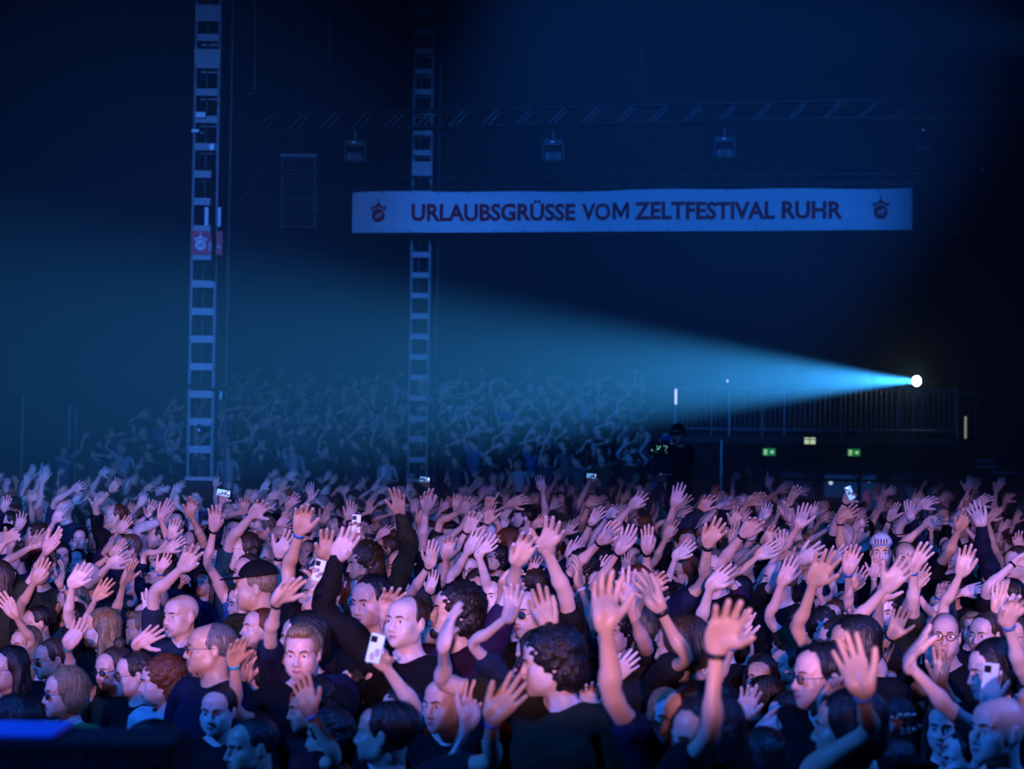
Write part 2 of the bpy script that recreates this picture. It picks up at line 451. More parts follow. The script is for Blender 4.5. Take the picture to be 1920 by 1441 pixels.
def shirt_field(fem, sleeve, loose):
    f = Field(axis((-.006, .006, .012), (.006, .80, .012)), axis((-.26, .26, .014)), axis((.70, 1.56, .0125)))
    e = loose; sw = .94 if fem else 1.0
    wr = lambda x, y, z: (.004 * np.sin(38 * z + 14 * x + 9 * y) * np.sin(21 * x + 7 * z)).astype(np.float32)
    f.ell((0, .0, 1.25), (.165 * sw + e, .118 + e, .22), .05, fn=wr); f.ell((0, .003, 1.02), (.150 + e, .112 + e, .24), .07, fn=wr)
    f.ell((0, .0, .88), (.172 + e, .125 + e, .15), .06, fn=wr)
    f.cone((0, .015, 1.41), (.15 * sw, .008, 1.418), .066, .06, .05)
    if fem: f.ell((.075, -.085, 1.255), (.072, .064, .07), .05)
    else: f.ell((.075, -.065, 1.30), (.090, .058, .075), .05)
    f.ell((.09, .06, 1.30), (.09, .06, .12), .05)
    f.cone((.03, .025, 1.475), (.14, .012, 1.435), .034, .036, .04)
    if sleeve > .2:
        f.cone((XS - .02, 0, ZS), (min(sleeve, .34), 0, ZS - .004), .068, .062 + e * .4, .04, fy=.98)
        if sleeve > .4: f.cone((.32, 0, ZS), (XE, 0, ZS), .064, .058, .03); f.cone((XE, 0, ZS), (XE + .09, 0, ZS), .058, .056, .03); f.cone((XE + .08, 0, ZS), (sleeve + .02, 0, ZS), .056, .038, .03)
    f.ell((0, .0, 1.545), (.078, .085, .075), .012, 'cut')
    P, Q = f.mesh(); P, Q = mirrored(np.where(np.abs(P[:, :1]) < .0062, P * V(0, 1, 1), P), Q)
    planes = [((0, 0, .80), (0, 0, -1))]
    cx = sleeve if sleeve > .2 else .205
    P, T = clip_mesh(P, Q, planes + [((cx, 0, 0), (1, 0, -.12)), ((-cx, 0, 0), (-1, 0, -.12))])
    return P, T

def trousers_mesh():
    f = Field(axis((-.24, .24, .02)), axis((-.18, .2, .02)), axis((.02, 1.02, .022)))
    f.ell((0, .0, .90), (.178, .128, .13), .05)
    for s in (1, -1):
        f.cone((s * .085, 0, .86), (s * .095, -.01, .50), .098, .068, .04); f.cone((s * .095, -.01, .50), (s * .10, .01, .09), .068, .056, .03)
    P, Q = f.mesh(); return P, Q
def shoe_mesh():
    f = Field(axis((-.06, .06, .01)), axis((-.22, .09, .012)), axis((-.02, .14, .01)))
    f.cone((0, .04, .045), (0, -.13, .035), .040, .036, .02); f.cone((0, .03, .05), (0, .03, .10), .038, .04, .02); f.ell((0, 0, -.05), (.3, .3, .05), .004, 'cut')
    return f.mesh()

def tube(path, r, n=6, closed=False):
    """rings along a path -> verts, quads"""
    P = np.asarray(path, float); m = len(P); vs = []
    up = V(.13, .21, .97)
    for i in range(m):
        a = P[(i - 1) % m] if (closed or i) else P[0]; b = P[(i + 1) % m] if (closed or i < m - 1) else P[-1]
        t = nrm(b - a); u = nrm(np.cross(t, up)); w = np.cross(t, u)
        rr = r[i] if hasattr(r, '__len__') else r
        for k in range(n):
            an = 2 * math.pi * k / n; vs.append(P[i] + rr * (u * math.cos(an) + w * math.sin(an)))
    F = []
    for i in range(m if closed else m - 1):
        for k in range(n):
            a, b = i * n + k, i * n + (k + 1) % n; c, d = ((i + 1) % m) * n + (k + 1) % n, ((i + 1) % m) * n + k
            F.append((a, b, c, d))
    if not closed:
        if n == 4: F.append((3, 2, 1, 0)); F.append(tuple((m - 1) * 4 + k for k in range(4)))
        else:
            for base, fl in ((0, 1), ((m - 1) * n, 0)):
                for k in range(1, n - 2, 2):
                    q = (base, base + k, base + k + 1, base + k + 2 if k + 2 < n else base)
                    if len(set(q)) == 4: F.append(q[::-1] if fl else q)
    return np.array(vs), np.array(F)
def merge(*parts):
    vs, fs, n = [], [], 0
    for p, f in parts: vs.append(p); fs.append(np.asarray(f) + n); n += len(p)
    return np.concatenate(vs), np.concatenate(fs)
def arc(c, r, a0, a1, n, u=V(1, 0, 0), w=V(0, 0, 1), ry=None):
    c = np.array(c, float); ry = ry or r
    return [c + u * r * math.cos(a) + w * ry * math.sin(a) for a in np.linspace(a0, a1, n)]

def glasses_mesh(round_=False):
    ps = []
    for s in (1, -1):
        c = V(s * .034, -.112, 1.640)
        ps.append(tube(arc(c, .024 if not round_ else .0215, 0, 2 * math.pi * 15 / 16, 16, ry=.017 if not round_ else .021), .0022, 5, True))
        ps.append(tube([c + V(s * .024, 0, .006), V(s * .074, -.085, 1.647), V(s * .083, .012, 1.645)], .0020, 5))
    ps.append(tube([V(-.0115, -.112, 1.645), V(0, -.1175, 1.649), V(.0115, -.112, 1.645)], .002, 5))
    return merge(*ps)
def lens_mesh(s):
    ring = arc(V(s * .034, -.112, 1.640), .023, 0, 2 * math.pi * 11 / 12, 12, ry=.0165)
    return np.array(ring + [V(s * .034, -.1145, 1.640)]), np.array([(12, 2 * k, 2 * k + 1, (2 * k + 2) % 12) for k in range(6)])
def eye_meshes():
    def ball(c, r, n=10, m=7, a1=math.pi):
        vs = []; F = []
        for i in range(m + 1):
            a = a1 * i / m
            for k in range(n):
                b = 2 * math.pi * k / n
                vs.append(V(c[0] + r * math.sin(a) * math.cos(b), c[1] - r * math.cos(a), c[2] + r * math.sin(a) * math.sin(b)))
        for i in range(m):
            for k in range(n): F.append((i * n + k, (i + 1) * n + k, (i + 1) * n + (k + 1) % n, i * n + (k + 1) % n))
        return np.array(vs), np.array(F)
    w = ball((.0315, -.0815, 1.6430), .0128); ir = ball((.0315, -.0817, 1.6430), .01315, a1=.50, m=2)
    return w, ir
def brow_mesh():
    return tube([V(.013, -.1055, 1.661), V(.024, -.1045, 1.6655), V(.036, -.098, 1.667), V(.049, -.086, 1.662)], [.0028, .0042, .0038, .0018], 6)

# ---------------------------------------------------------------- materials
MATS = {}
def mat(name, col, rough=.6, metal=0.0, var=.25, scale=6.0, bump=0.0, bscale=40.0, emit=None, estr=0.0, spec=.5, coord='Object'):
    if name in MATS: return MATS[name]
    m = bpy.data.materials.new(name); m.use_nodes = True; nt = m.node_tree; N = nt.nodes; L = nt.links
    b = N['Principled BSDF']; b.inputs['Roughness'].default_value = rough; b.inputs['Metallic'].default_value = metal; b.inputs['Specular IOR Level'].default_value = spec
    tc = N.new('ShaderNodeTexCoord')
    if var > 0:
        nz = N.new('ShaderNodeTexNoise'); nz.inputs['Scale'].default_value = scale; nz.inputs['Detail'].default_value = 3; L.new(tc.outputs[coord], nz.inputs['Vector'])
        r = N.new('ShaderNodeValToRGB'); r.color_ramp.elements[0].position = .3; r.color_ramp.elements[1].position = .7
        r.color_ramp.elements[0].color = tuple(c * (1 - var) for c in col) + (1,); r.color_ramp.elements[1].color = tuple(min(1, c * (1 + var * .6)) for c in col) + (1,)
        L.new(nz.outputs['Fac'], r.inputs['Fac']); L.new(r.outputs['Color'], b.inputs['Base Color'])
    else: b.inputs['Base Color'].default_value = (*col, 1)
    if bump:
        n2 = N.new('ShaderNodeTexNoise'); n2.inputs['Scale'].default_value = bscale; L.new(tc.outputs[coord], n2.inputs['Vector'])
        bp = N.new('ShaderNodeBump'); bp.inputs['Strength'].default_value = bump; bp.inputs['Distance'].default_value = .02; L.new(n2.outputs['Fac'], bp.inputs['Height']); L.new(bp.outputs['Normal'], b.inputs['Normal'])
    if emit is not None:
        b.inputs['Emission Color'].default_value = (*emit, 1); b.inputs['Emission Strength'].default_value = estr
    MATS[name] = m
    return m

def skin_mat(name, col, lips):
    m = mat(name, col, .42, var=.10, scale=14, coord='Object', spec=.45); nt = m.node_tree; N = nt.nodes; L = nt.links; b = N['Principled BSDF']
    src = b.inputs['Base Color'].links[0].from_socket
    a = N.new('ShaderNodeAttribute'); a.attribute_name = 'rest'
    def blob(c, r):
        s = N.new('ShaderNodeVectorMath'); s.operation = 'SUBTRACT'; s.inputs[1].default_value = c; L.new(a.outputs['Vector'], s.inputs[0])
        d = N.new('ShaderNodeVectorMath'); d.operation = 'DIVIDE'; d.inputs[1].default_value = r; L.new(s.outputs[0], d.inputs[0])
        l = N.new('ShaderNodeVectorMath'); l.operation = 'LENGTH'; L.new(d.outputs[0], l.inputs[0])
        mr = N.new('ShaderNodeMapRange'); mr.inputs[1].default_value = .8; mr.inputs[2].default_value = 1.1; mr.inputs[3].default_value = 1; mr.inputs[4].default_value = 0
        L.new(l.outputs['Value'], mr.inputs[0]); return mr.outputs[0]
    def over(prev, fac, c):
        mx = N.new('ShaderNodeMix'); mx.data_type = 'RGBA'; L.new(fac, mx.inputs[0]); L.new(prev, mx.inputs[6]); mx.inputs[7].default_value = (*c, 1); return mx.outputs[2]
    o = over(src, blob((0, -.108, 1.5755), (.0245, .03, .0105)), lips)
    o = over(o, blob((0, -.118, 1.5762), (.021, .03, .0017)), tuple(c * .25 for c in lips))
    L.new(o, b.inputs['Base Color'])
    return m
SKIN = [skin_mat('skin_%s' % n, c, l) for n, c, l in (('fair', (.72, .50, .42), (.55, .22, .20)), ('rosy', (.74, .46, .38), (.55, .20, .19)), ('warm', (.68, .43, .31), (.50, .20, .17)), ('tan', (.56, .34, .23), (.42, .17, .14)), ('pale', (.78, .57, .50), (.58, .26, .24)))]
HAIR = [mat('hair_%d' % i, c, .42, var=.6, scale=1.0, bump=.5, bscale=1.0, spec=.5) for i, c in enumerate(((.012, .009, .008), (.05, .03, .018), (.24, .17, .09), (.13, .125, .12), (.13, .035, .01)))]
for m_ in HAIR:
    for n_ in [n for n in m_.node_tree.nodes if n.type == 'TEX_NOISE']:
        mp_ = m_.node_tree.nodes.new('ShaderNodeMapping'); mp_.inputs['Scale'].default_value = (150, 110, 14); src_ = n_.inputs['Vector'].links[0].from_socket
        m_.node_tree.links.new(src_, mp_.inputs['Vector']); m_.node_tree.links.new(mp_.outputs[0], n_.inputs['Vector'])
CLOTH = {n: mat('cloth_' + n, c, .85, var=.3, scale=9, bump=.5, bscale=22, spec=.2) for n, c in dict(
    black=(.006, .006, .007), charcoal=(.014, .014, .016), navy=(.008, .012, .035), grey=(.07, .07, .075), blue=(.03, .10, .28), red=(.16, .008, .014), white=(.55, .56, .58),
    green=(.05, .16, .05), purple=(.03, .012, .05), teal=(.015, .06, .07), denim=(.015, .025, .05), olive=(.022, .025, .013), maroon=(.10, .012, .02)).items()}
M_EYE = mat('eye_white', (.75, .74, .72), .15, var=0); M_IRIS = mat('iris', (.03, .035, .04), .12, var=0)
M_FRAME = mat('glasses_frame', (.008, .008, .01), .25, var=0); M_SHOE = mat('shoe_leather', (.02, .02, .022), .5)
M_LENS = bpy.data.materials.new('glasses_lens'); M_LENS.use_nodes = True
_n = M_LENS.node_tree.nodes; _l = M_LENS.node_tree.links; _n.remove(_n['Principled BSDF'])
_t = _n.new('ShaderNodeBsdfTransparent'); _g = _n.new('ShaderNodeBsdfGlossy'); _g.inputs['Roughness'].default_value = .05; _x = _n.new('ShaderNodeMixShader'); _f = _n.new('ShaderNodeFresnel'); _f.inputs[0].default_value = 1.8
_l.new(_f.outputs[0], _x.inputs[0]); _l.new(_t.outputs[0], _x.inputs[1]); _l.new(_g.outputs[0], _x.inputs[2]); _l.new(_x.outputs[0], _n['Material Output'].inputs[0])
BAND = {n: mat('band_' + n, c, .4, var=.15, scale=60) for n, c in dict(black=(.01, .01, .012), blue=(.03, .18, .55), white=(.7, .72, .75), teal=(.02, .35, .40)).items()}
M_STEEL = mat('galvanised_steel', (.42, .44, .47), .42, .55, .3, 12, .2, 60); M_DARK = mat('black_painted_steel', (.03, .03, .035), .5, .2, .3, 15)
M_BLACK = mat('black_cloth', (.008, .008, .010), .9, var=.3, scale=8, bump=.3); M_PLY = mat('stage_deck_plywood', (.05, .045, .04), .7, var=.4, scale=5)
M_ALU = mat('aluminium_plate', (.62, .64, .66), .45, .2, .15, 20)

# ---------------------------------------------------------------- object helpers
def tag(o, label=None, cat=None, group=None, kind=None):
    if label: o['label'] = label
    if cat: o['category'] = cat
    if group: o['group'] = group
    if kind: o['kind'] = kind
    return o
def link(name, me, parent=None, m=None):
    o = bpy.data.objects.new(name, me); C.objects.link(o)
    if parent is not None: o.parent = parent
    if m is not None and not me.materials: me.materials.append(m)
    return o
def obj(name, PF, m, parent=None, smooth=False, origin=None):
    P, F = PF; P = np.asarray(P, float)
    org = np.asarray(origin, float) if origin is not None else np.zeros(3)
    if isinstance(F, np.ndarray) and F.ndim == 2: me = raw_mesh(name, P - org, F)
    else:
        me = bpy.data.meshes.new(name); me.from_pydata((P - org).tolist(), [], [tuple(f) for f in F])
    me.polygons.foreach_set('use_smooth', np.full(len(me.polygons), smooth))
    me.materials.append(m)
    o = link(name, me, parent); o.location = org
    return o
def thing(name, loc, label, cat, group=None, rz=0.0):
    o = bpy.data.objects.new(name, None); C.objects.link(o); o.location = [float(v) for v in loc]; o.rotation_euler[2] = rz; o.empty_display_size = .2
    return tag(o, label, cat, group)
def box(c, s, rz=0.0):
    c = np.asarray(c, float); s = np.asarray(s, float) / 2
    P = np.array([[x, y, z] for x in (-1, 1) for y in (-1, 1) for z in (-1, 1)], float) * s
    if rz: P = P @ rot(V(0, 0, 1), rz).T
    F = np.array([(0, 1, 3, 2), (4, 6, 7, 5), (0, 4, 5, 1), (2, 3, 7, 6), (0, 2, 6, 4), (1, 5, 7, 3)])
    return P + c, F
def bev(c, s, b, rz=0.0):
    """box with bevelled edges"""
    bm = bmesh.new(); bmesh.ops.create_cube(bm, size=1.0); bmesh.ops.scale(bm, vec=[float(v) for v in s], verts=bm.verts)
    bmesh.ops.bevel(bm, geom=bm.edges[:], offset=b, segments=2, affect='EDGES', profile=.5)
    bm.normal_update(); P = np.array([v.co[:] for v in bm.verts]); F = [[v.index for v in f.verts] for f in bm.faces]; bm.free()
    if rz: P = P @ rot(V(0, 0, 1), rz).T
    return P + np.asarray(c, float), F
def bar(a, b, r, n=6): return tube([np.asarray(a, float), np.asarray(b, float)], r, n)
def flatbar(a, b, w, t):
    """rectangular bar from a to b: w across (horizontal or in plane), t thick"""
    a = np.asarray(a, float); b = np.asarray(b, float); d = nrm(b - a); u = nrm(np.cross(d, V(0, 1, 0))) if abs(d[1]) < .9 else V(1, 0, 0); v = np.cross(d, u)
    P = [p + u * sx * w / 2 + v * sy * t / 2 for p in (a, b) for sx, sy in ((-1, -1), (1, -1), (1, 1), (-1, 1))]
    return np.array(P), np.array([(0, 3, 2, 1), (4, 5, 6, 7), (0, 1, 5, 4), (1, 2, 6, 5), (2, 3, 7, 6), (3, 0, 4, 7)])
def disc(c, r, n=24, ax=(0, -1, 0), th=.01):
    c = np.asarray(c, float); ax = nrm(np.asarray(ax, float)); u = nrm(np.cross(ax, V(0, 0, 1) if abs(ax[2]) < .9 else V(1, 0, 0))); w_ = np.cross(ax, u)
    P = [c + ax * s * th / 2 + r * (u * math.cos(2 * PI * k / n) + w_ * math.sin(2 * PI * k / n)) for s in (1, -1) for k in range(n)]
    return np.array(P), [tuple(range(n)), tuple(range(2 * n - 1, n - 1, -1))] + [(k + n, (k + 1) % n + n, (k + 1) % n, k) for k in range(n)]
def text_mesh(s, size, bold=.0, shear=0.0, align='LEFT', res=3, space=1.0):
    cu = bpy.data.curves.new('t', 'FONT'); cu.body = s; cu.size = size; cu.offset = bold; cu.shear = shear; cu.align_x = align; cu.resolution_u = res; cu.fill_mode = 'FRONT'; cu.space_character = space
    o = bpy.data.objects.new('t', cu); C.objects.link(o); dg = bpy.context.evaluated_depsgraph_get(); me = o.evaluated_get(dg).to_mesh()
    P, T = arrays(me); o.evaluated_get(dg).to_mesh_clear(); bpy.data.objects.remove(o); bpy.data.curves.remove(cu)
    return P, T

# ---------------------------------------------------------------- the tent: floor, walls, roof, haze
M_FLOOR = mat('hall_floor', (.03, .03, .033), .75, var=.4, scale=1.5, bump=.2); M_TENT = mat('tent_fabric', (.008, .010, .016), .85, var=.25, scale=.6, bump=.2, bscale=3)
def struct(name, PF, m): return tag(obj(name, PF, m), kind='structure')
struct('floor', box((0, 26, -.05), (52, 72, .1)), M_FLOOR)
struct('wall_back', box((0, 61.5, 8.5), (52, .3, 17)), M_TENT)
struct('wall_left', box((-25.5, 26, 6), (.3, 72, 12)), M_TENT)
struct('wall_right', box((25.5, 26, 6), (.3, 72, 12)), M_TENT)
xs_ = np.linspace(-26, 26, 27); rz_ = 16.5 - 4.5 * np.abs(xs_ / 26) ** 1.2
P_ = [(x, y, z + o) for o in (0, .12) for y in (-10, 62) for x, z in zip(xs_, rz_)]; n_ = 27
F_ = [(k, k + 1, n_ + k + 1, n_ + k)[::-1] for k in range(n_ - 1)] + [(2 * n_ + k, 2 * n_ + k + 1, 3 * n_ + k + 1, 3 * n_ + k) for k in range(n_ - 1)]
struct('ceiling', (np.array(P_), np.array(F_)), M_TENT)

hz = obj('haze', box((0, 40.5, 6.6), (50, 41, 13.1)), mat('dummy', (1, 1, 1)))
hm = bpy.data.materials.new('stage_haze'); hm.use_nodes = True; hn = hm.node_tree.nodes; hn.remove(hn['Principled BSDF'])
vs = hn.new('ShaderNodeVolumeScatter'); vs.inputs['Density'].default_value = HAZE; vs.inputs['Anisotropy'].default_value = .35; vs.inputs['Color'].default_value = (.75, .92, 1, 1)
hm.node_tree.links.new(vs.outputs[0], hn['Material Output'].inputs['Volume']); hz.data.materials.clear(); hz.data.materials.append(hm)
tag(hz, 'thin theatrical haze filling the hall above the audience', 'haze', kind='stuff')

# ---------------------------------------------------------------- grandstand behind the floor
gs = thing('grandstand', (-2.5, 41, 0), 'dark stepped grandstand at the back under the standing crowd', 'grandstand')
STEPS = []
for k in range(11):
    y = 41.0 + k * 1.15; z = .75 + k * .19; xl = -9.8 + .2 * k; xr = 3.5
    STEPS.append((y, z, xl, xr)); o = obj('step', box((0, 0, 0), (xr - xl, 1.15, .14)), M_PLY, gs); o.location = (((xl + xr) / 2 + 2.5), y - 41, z - .07)
for k in range(0, 11, 2):
    for x in (-9, -5, -1, 2.8): obj('support', bar((x + 2.5, k * 1.15, 0), (x + 2.5, k * 1.15, .68 + k * .19), .04), M_DARK, gs)

# ---------------------------------------------------------------- tent masts
M_CHORD = mat('weathered_steel', (.12, .125, .135), .5, .3, .3, 12)
M_PLATE = mat('galvanised_plate', (.30, .31, .33), .5, .1, .15, 20)
def mast(px_b, py_b, d, label, py_plates, extra=()):
    b = at(px_b, py_b, d); root = thing('tent_mast', (b[0], d, 0), label, 'mast', 'tent masts')
    s = FPX / d; hw = .19; top = 15.2
    zs = sorted(at(px_b, y, d)[2] for y in py_plates)
    for sx in (-1, 1):
        for sy in (-1, 1): obj('chord', flatbar((sx * hw, sy * hw, 0), (sx * hw, sy * hw, top), .045, .045), M_CHORD, root)
    obj('ladder_rail', bar((-.06, hw - .03, 1.2), (-.06, hw - .03, top), .018), M_CHORD, root); obj('cable_duct', bar((hw + .16, .1, 1.2), (hw + .16, .1, top), .022), M_CHORD, root)
    step = (zs[-1] - zs[0]) / (len(zs) - 1); z = zs[0]; k = 0; last = zs[-1]
    allz = list(zs)
    while last + step < top: last += step; allz.append(last)
    for z in allz:
        obj('batten_plate', box((0, -hw - .026, z), (2 * hw - .03, .012, .115)), M_PLATE, root); obj('batten_plate', box((0, hw + .026, z), (2 * hw - .03, .012, .10)), M_PLATE, root)
    for z0, hh in extra: obj('joint_plate', box((0, -hw - .034, z0), (2 * hw + .04, .014, hh)), M_PLATE, root)
    zb = at(px_b, py_b, d)[2]
    obj('base_cover', bev((0, 0, zb / 2 - .03), (.66, .66, zb - .06), .03), M_BLACK, root); obj('base_rim', box((0, 0, zb - .03), (2 * hw + .08, 2 * hw + .08, .06)), M_PLATE, root)
    return root, b
zat = lambda px, py, d: at(px, py, d)[2]
D1, D2 = 31.0, 41.2 - .9
ml, mlb = mast(378, 893, D1, 'steel ladder mast with pale batten plates carrying the red sign', [842 - 51.3 * k for k in range(8)], [(zat(385, 30, D1), .27), (zat(385, 112, D1), .26)])
mr_, mrb = mast(783, 897, D2, 'thinner looking steel ladder mast passing behind the long banner', [861 - 38.2 * k for k in range(11)], [(zat(790, 318, D2), .28)])

# things on the near mast
def on_mast(px, py, dy=0.0): return at(px, py, D1 - .28 + dy)
p = on_mast(388, 455); sg = thing('red_sign', p - V(0, 0, .19), 'small square red sign with white crown emblem strapped to the mast', 'sign')
obj('panel', box((0, 0, .19), (.50, .02, .38)), mat('red_print', (.75, .012, .06), .5, var=.08), sg)
M_WHITE = mat('white_print', (.72, .74, .78), .6, var=.05)
def crown(w_, h_):
    xs = [-.5, -.42, -.38, .38, .42, .5, .27, .13, .0, -.13, -.27]
    pts = [(-.50, .55), (-.36, 0), (-.18, .13), (0, .17), (.18, .13), (.36, 0), (.50, .55), (.27, .47), (.10, .72), (0, 1.0), (-.10, .72), (-.27, .47)]
    return [(x * w_, z * h_) for x, z in pts]
def flat(pts, y, th=.004):
    n = len(pts); P = [(x, y, z) for x, z in pts] + [(x, y + th, z) for x, z in pts]
    me = bmesh.new(); vs = [me.verts.new(q) for q in P]; me.faces.new(vs[:n]); me.faces.new(vs[n:][::-1])
    for k in range(n): me.faces.new((vs[k], vs[n + k], vs[n + (k + 1) % n], vs[(k + 1) % n]))
    bmesh.ops.triangulate(me, faces=me.faces[:]); bmesh.ops.recalc_face_normals(me, faces=me.faces[:])
    me.verts.index_update(); out = np.array([v.co[:] for v in me.verts]), np.array([[v.index for v in f.verts] for f in me.faces]); me.free(); return out
def circle(cx, cz, r, n=28): return [(cx + r * math.cos(2 * PI * k / n), cz + r * math.sin(2 * PI * k / n)) for k in range(n)]
def lettering(s, size, x, z, y, bold=.0, shear=0., align='CENTER', space=1.0):
    P, T = text_mesh(s, size, bold, shear, align, 3, space); return np.stack([P[:, 0] + x, np.full(len(P), y), P[:, 1] + z], 1), T
def emblem(parent, x, z, sc, y, m1, m2):
    cr = np.array(crown(.30 * sc, .20 * sc)) + np.array([x, z + .06 * sc])
    e = obj('crown', flat([tuple(q) for q in cr], y), m1, parent); obj('ball', flat(circle(x, z + .285 * sc, .014 * sc, 10), y), m1, e)
    c = obj('roundel', flat(circle(x, z, .118 * sc), y - .001), m1, parent)
    rg = np.array(circle(x, z, .125 * sc, 28)); rg2 = np.array(circle(x, z, .143 * sc, 28)); k = [i for i in range(28) if 2 <= i <= 12]
    obj('gap_arc', flat([tuple(rg[i]) for i in k] + [tuple(rg2[i]) for i in reversed(k)], y - .003), m2, parent)
    obj('roundel_letters', lettering('zfr', .14 * sc, x, z - .035 * sc, y - .007, .001 * sc, .35, 'CENTER', .92), m2, c)
emblem(sg, -.10, .15, .72, -.016, M_WHITE, mat('red_print', (0, 0, 0)))
for k, (t, zz) in enumerate((('ZELT', .165), ('FESTIVAL', .115), ('RUHR', .065))): obj('lettering', lettering(t, .052, .022, zz, -.014, .0012, 0, 'LEFT'), M_WHITE, sg)
p = on_mast(398, 455, -.10); p = p - V(mlb[0], D1, 0); cb = obj('cable_bundle', tube([p + V(-.02, .1, 1.2), p + V(-.02, .05, .4), p + V(.02, .03, 0), p + V(0, .1, -.6)], .035, 8), M_BLACK, ml, smooth=True)
for px, py, w_, h_, lab in ((376, 215, .17, .10, 'pale floodlight bracketed high on the near mast, upper of two'), (366, 245, .13, .055, 'slim pale floodlight on the near mast, lower of two')):
    p = on_mast(px, py); f = thing('floodlight', p, lab, 'floodlight', 'floodlights on the near mast')
    obj('housing', bev((0, .05, 0), (w_, .09, h_), .01), M_DARK, f); obj('glass', box((0, .0, 0), (w_ * .92, .012, h_ * .88)), M_ALU, f); obj('bracket', flatbar((0, .06, 0), (.12, .12, -.02), .03, .01), M_STEEL, f)
p = on_mast(398, 276); jb = thing('junction_box', p, 'small bluish junction box clamped to the near mast below the floodlights', 'box'); obj('case', bev((0, 0, 0), (.085, .08, .11), .01), M_ALU, jb); obj('lid', box((0, -.045, 0), (.07, .01, .09)), M_STEEL, jb)
p = on_mast(396, 405); pn = thing('white_panel', p, 'tall white panel wedged inside the near mast above the red sign', 'panel')
for x in (-.09, .0, .11): obj('strip', box((x, .10, 0), (.06, .012, .31)), mat('white_board', (.8, .82, .85), .5, var=.05), pn)
p = at(383, 727, D1); rg_ = thing('mast_ring', p, 'dark ring clamped around the near mast with a hanging work lamp', 'ring')
obj('hoop', tube([V(.36 * math.cos(a), .36 * math.sin(a), .02 * math.cos(3 * a)) for a in np.linspace(0, 2 * PI, 24, endpoint=False)], .028, 6, True), M_DARK, rg_, True)
for a in (.8, 2.4, 3.9, 5.5): obj('spoke', bar((.2 * math.cos(a), .2 * math.sin(a), 0), (.36 * math.cos(a), .36 * math.sin(a), 0), .012), M_DARK, rg_)
lp_ = obj('work_lamp', tube([V(.30, -.2, -.04), V(.30, -.2, -.08), V(.30, -.2, -.2)], [.012, .035, .028], 8), M_ALU, rg_, True)
p = on_mast(372, 806, -.02); mp = thing('mast_lamp', p, 'small glinting lamp hanging inside the foot of the near mast', 'lamp'); obj('lamp_body', tube([V(0, .1, .1), V(0, .1, .02), V(0, .1, -.08)], [.03, .05, .02], 8), M_DARK, mp, True); obj('lamp_glass', disc((0.0, .04, 0), .022, 12), M_ALU, mp)

# ---------------------------------------------------------------- banner
BL0, BL1 = at(661, 400, 38.6), at(1708, 390, 36.7)
bw = float(np.linalg.norm((BL1 - BL0)[:2])); bx = nrm((BL1 - BL0) * V(1, 1, 0)); brz = math.atan2(bx[1], bx[0])
bh = 77 * 38.0 / FPX
bn = thing('banner', (BL0[0], BL0[1], (BL0[2] + BL1[2]) / 2 - bh / 2), 'long pale banner with dark red greeting and two crown emblems hung above the crowd', 'banner', rz=brz)
def ripple(x, z):
    """offset of the cloth towards the hall"""
    g = .018 * np.sin(x * 1.3 + .8) + .004 * np.sin(x * 2.1 + 2.5 * z)
    for x0, s, sg_ in ((.2, -.55, 1), (1.0, -.5, .6), (bw - 1.4, .5, 1), (bw - .6, .55, .6), (bw - 2.4, .4, .6)):
        q = (z - bh * .5) - s * (x - x0) + (.25 if s < 0 else -.1); g = g + sg_ * .022 * np.exp(-(q / .05) ** 2) * np.exp(-((x - x0) / 1.0) ** 2)
    return g
def sag(x): return .014 * np.sin(x * 1.05 + .3) + .010 * np.sin(x * 2.3)
nx_, nz_ = 150, 16
gx, gz = np.meshgrid(np.linspace(0, bw, nx_), np.linspace(0, bh, nz_), indexing='ij')
P_ = np.stack([gx, -ripple(gx, gz), gz + sag(gx) * (gz / bh)], -1).reshape(-1, 3)
F_ = np.array([(i * nz_ + j, (i + 1) * nz_ + j, (i + 1) * nz_ + j + 1, i * nz_ + j + 1) for i in range(nx_ - 1) for j in range(nz_ - 1)])
P_ = np.concatenate([P_, P_ + V(0, .006, 0)]); F_ = np.concatenate([F_, F_[:, ::-1] + nx_ * nz_])
M_CLOTH = mat('banner_cloth', (.62, .68, .74), .8, var=.06, scale=3, bump=.15, bscale=80); M_RED = mat('banner_red_print', (.55, .008, .03), .8, var=.05)
obj('cloth', (P_, F_), M_CLOTH, bn, True)
def drape(PF, lift=.016): P, F = PF; P = P.copy(); P[:, 1] = P[:, 1] - ripple(P[:, 0], P[:, 2]) - lift; P[:, 2] += sag(P[:, 0]) * (P[:, 2] / bh); return P, F
# one word after another, fitted between the pixels where the photograph has them
px2x = lambda px: bw * (px - 661) / (1708 - 661)
M_GLYPH = [(0, 0), (.0, .73), (.17, .73), (.43, .30), (.69, .73), (.86, .73), (.86, 0), (.70, 0), (.70, .46), (.47, .08), (.39, .08), (.16, .46), (.16, 0)]
def word(s, p0, p1, zc, bold=.022):
    if s == 'M':
        Q_, T = flat(M_GLYPH[::-1], 0); P = Q_[:, [0, 2, 1]]
    else: P, T = text_mesh(s, 1.0, bold, 0, 'LEFT', 3)
    x0, x1 = P[:, 0].min(), P[:, 0].max(); cap = .729 if True else 1
    k = (px2x(p1) - px2x(p0)) / (x1 - x0); hgt = .335; kz = hgt / cap
    Q = np.stack([(P[:, 0] - x0) * k + px2x(p0), np.zeros(len(P)), P[:, 1] * kz + zc - hgt / 2], 1)
    return Q, T
for s_, a_, b_, o_ in (('URLAUBSGRÜSSE', 777, 1092, .034), ('VO', 1104, 1158, .034), ('M', 1162, 1193, .004), ('ZELTFESTIVAL', 1203, 1463, .034), ('RUHR', 1475, 1586, .034)):
    obj('lettering', drape(word(s_, a_, b_, bh * .50, o_)), M_RED, bn)
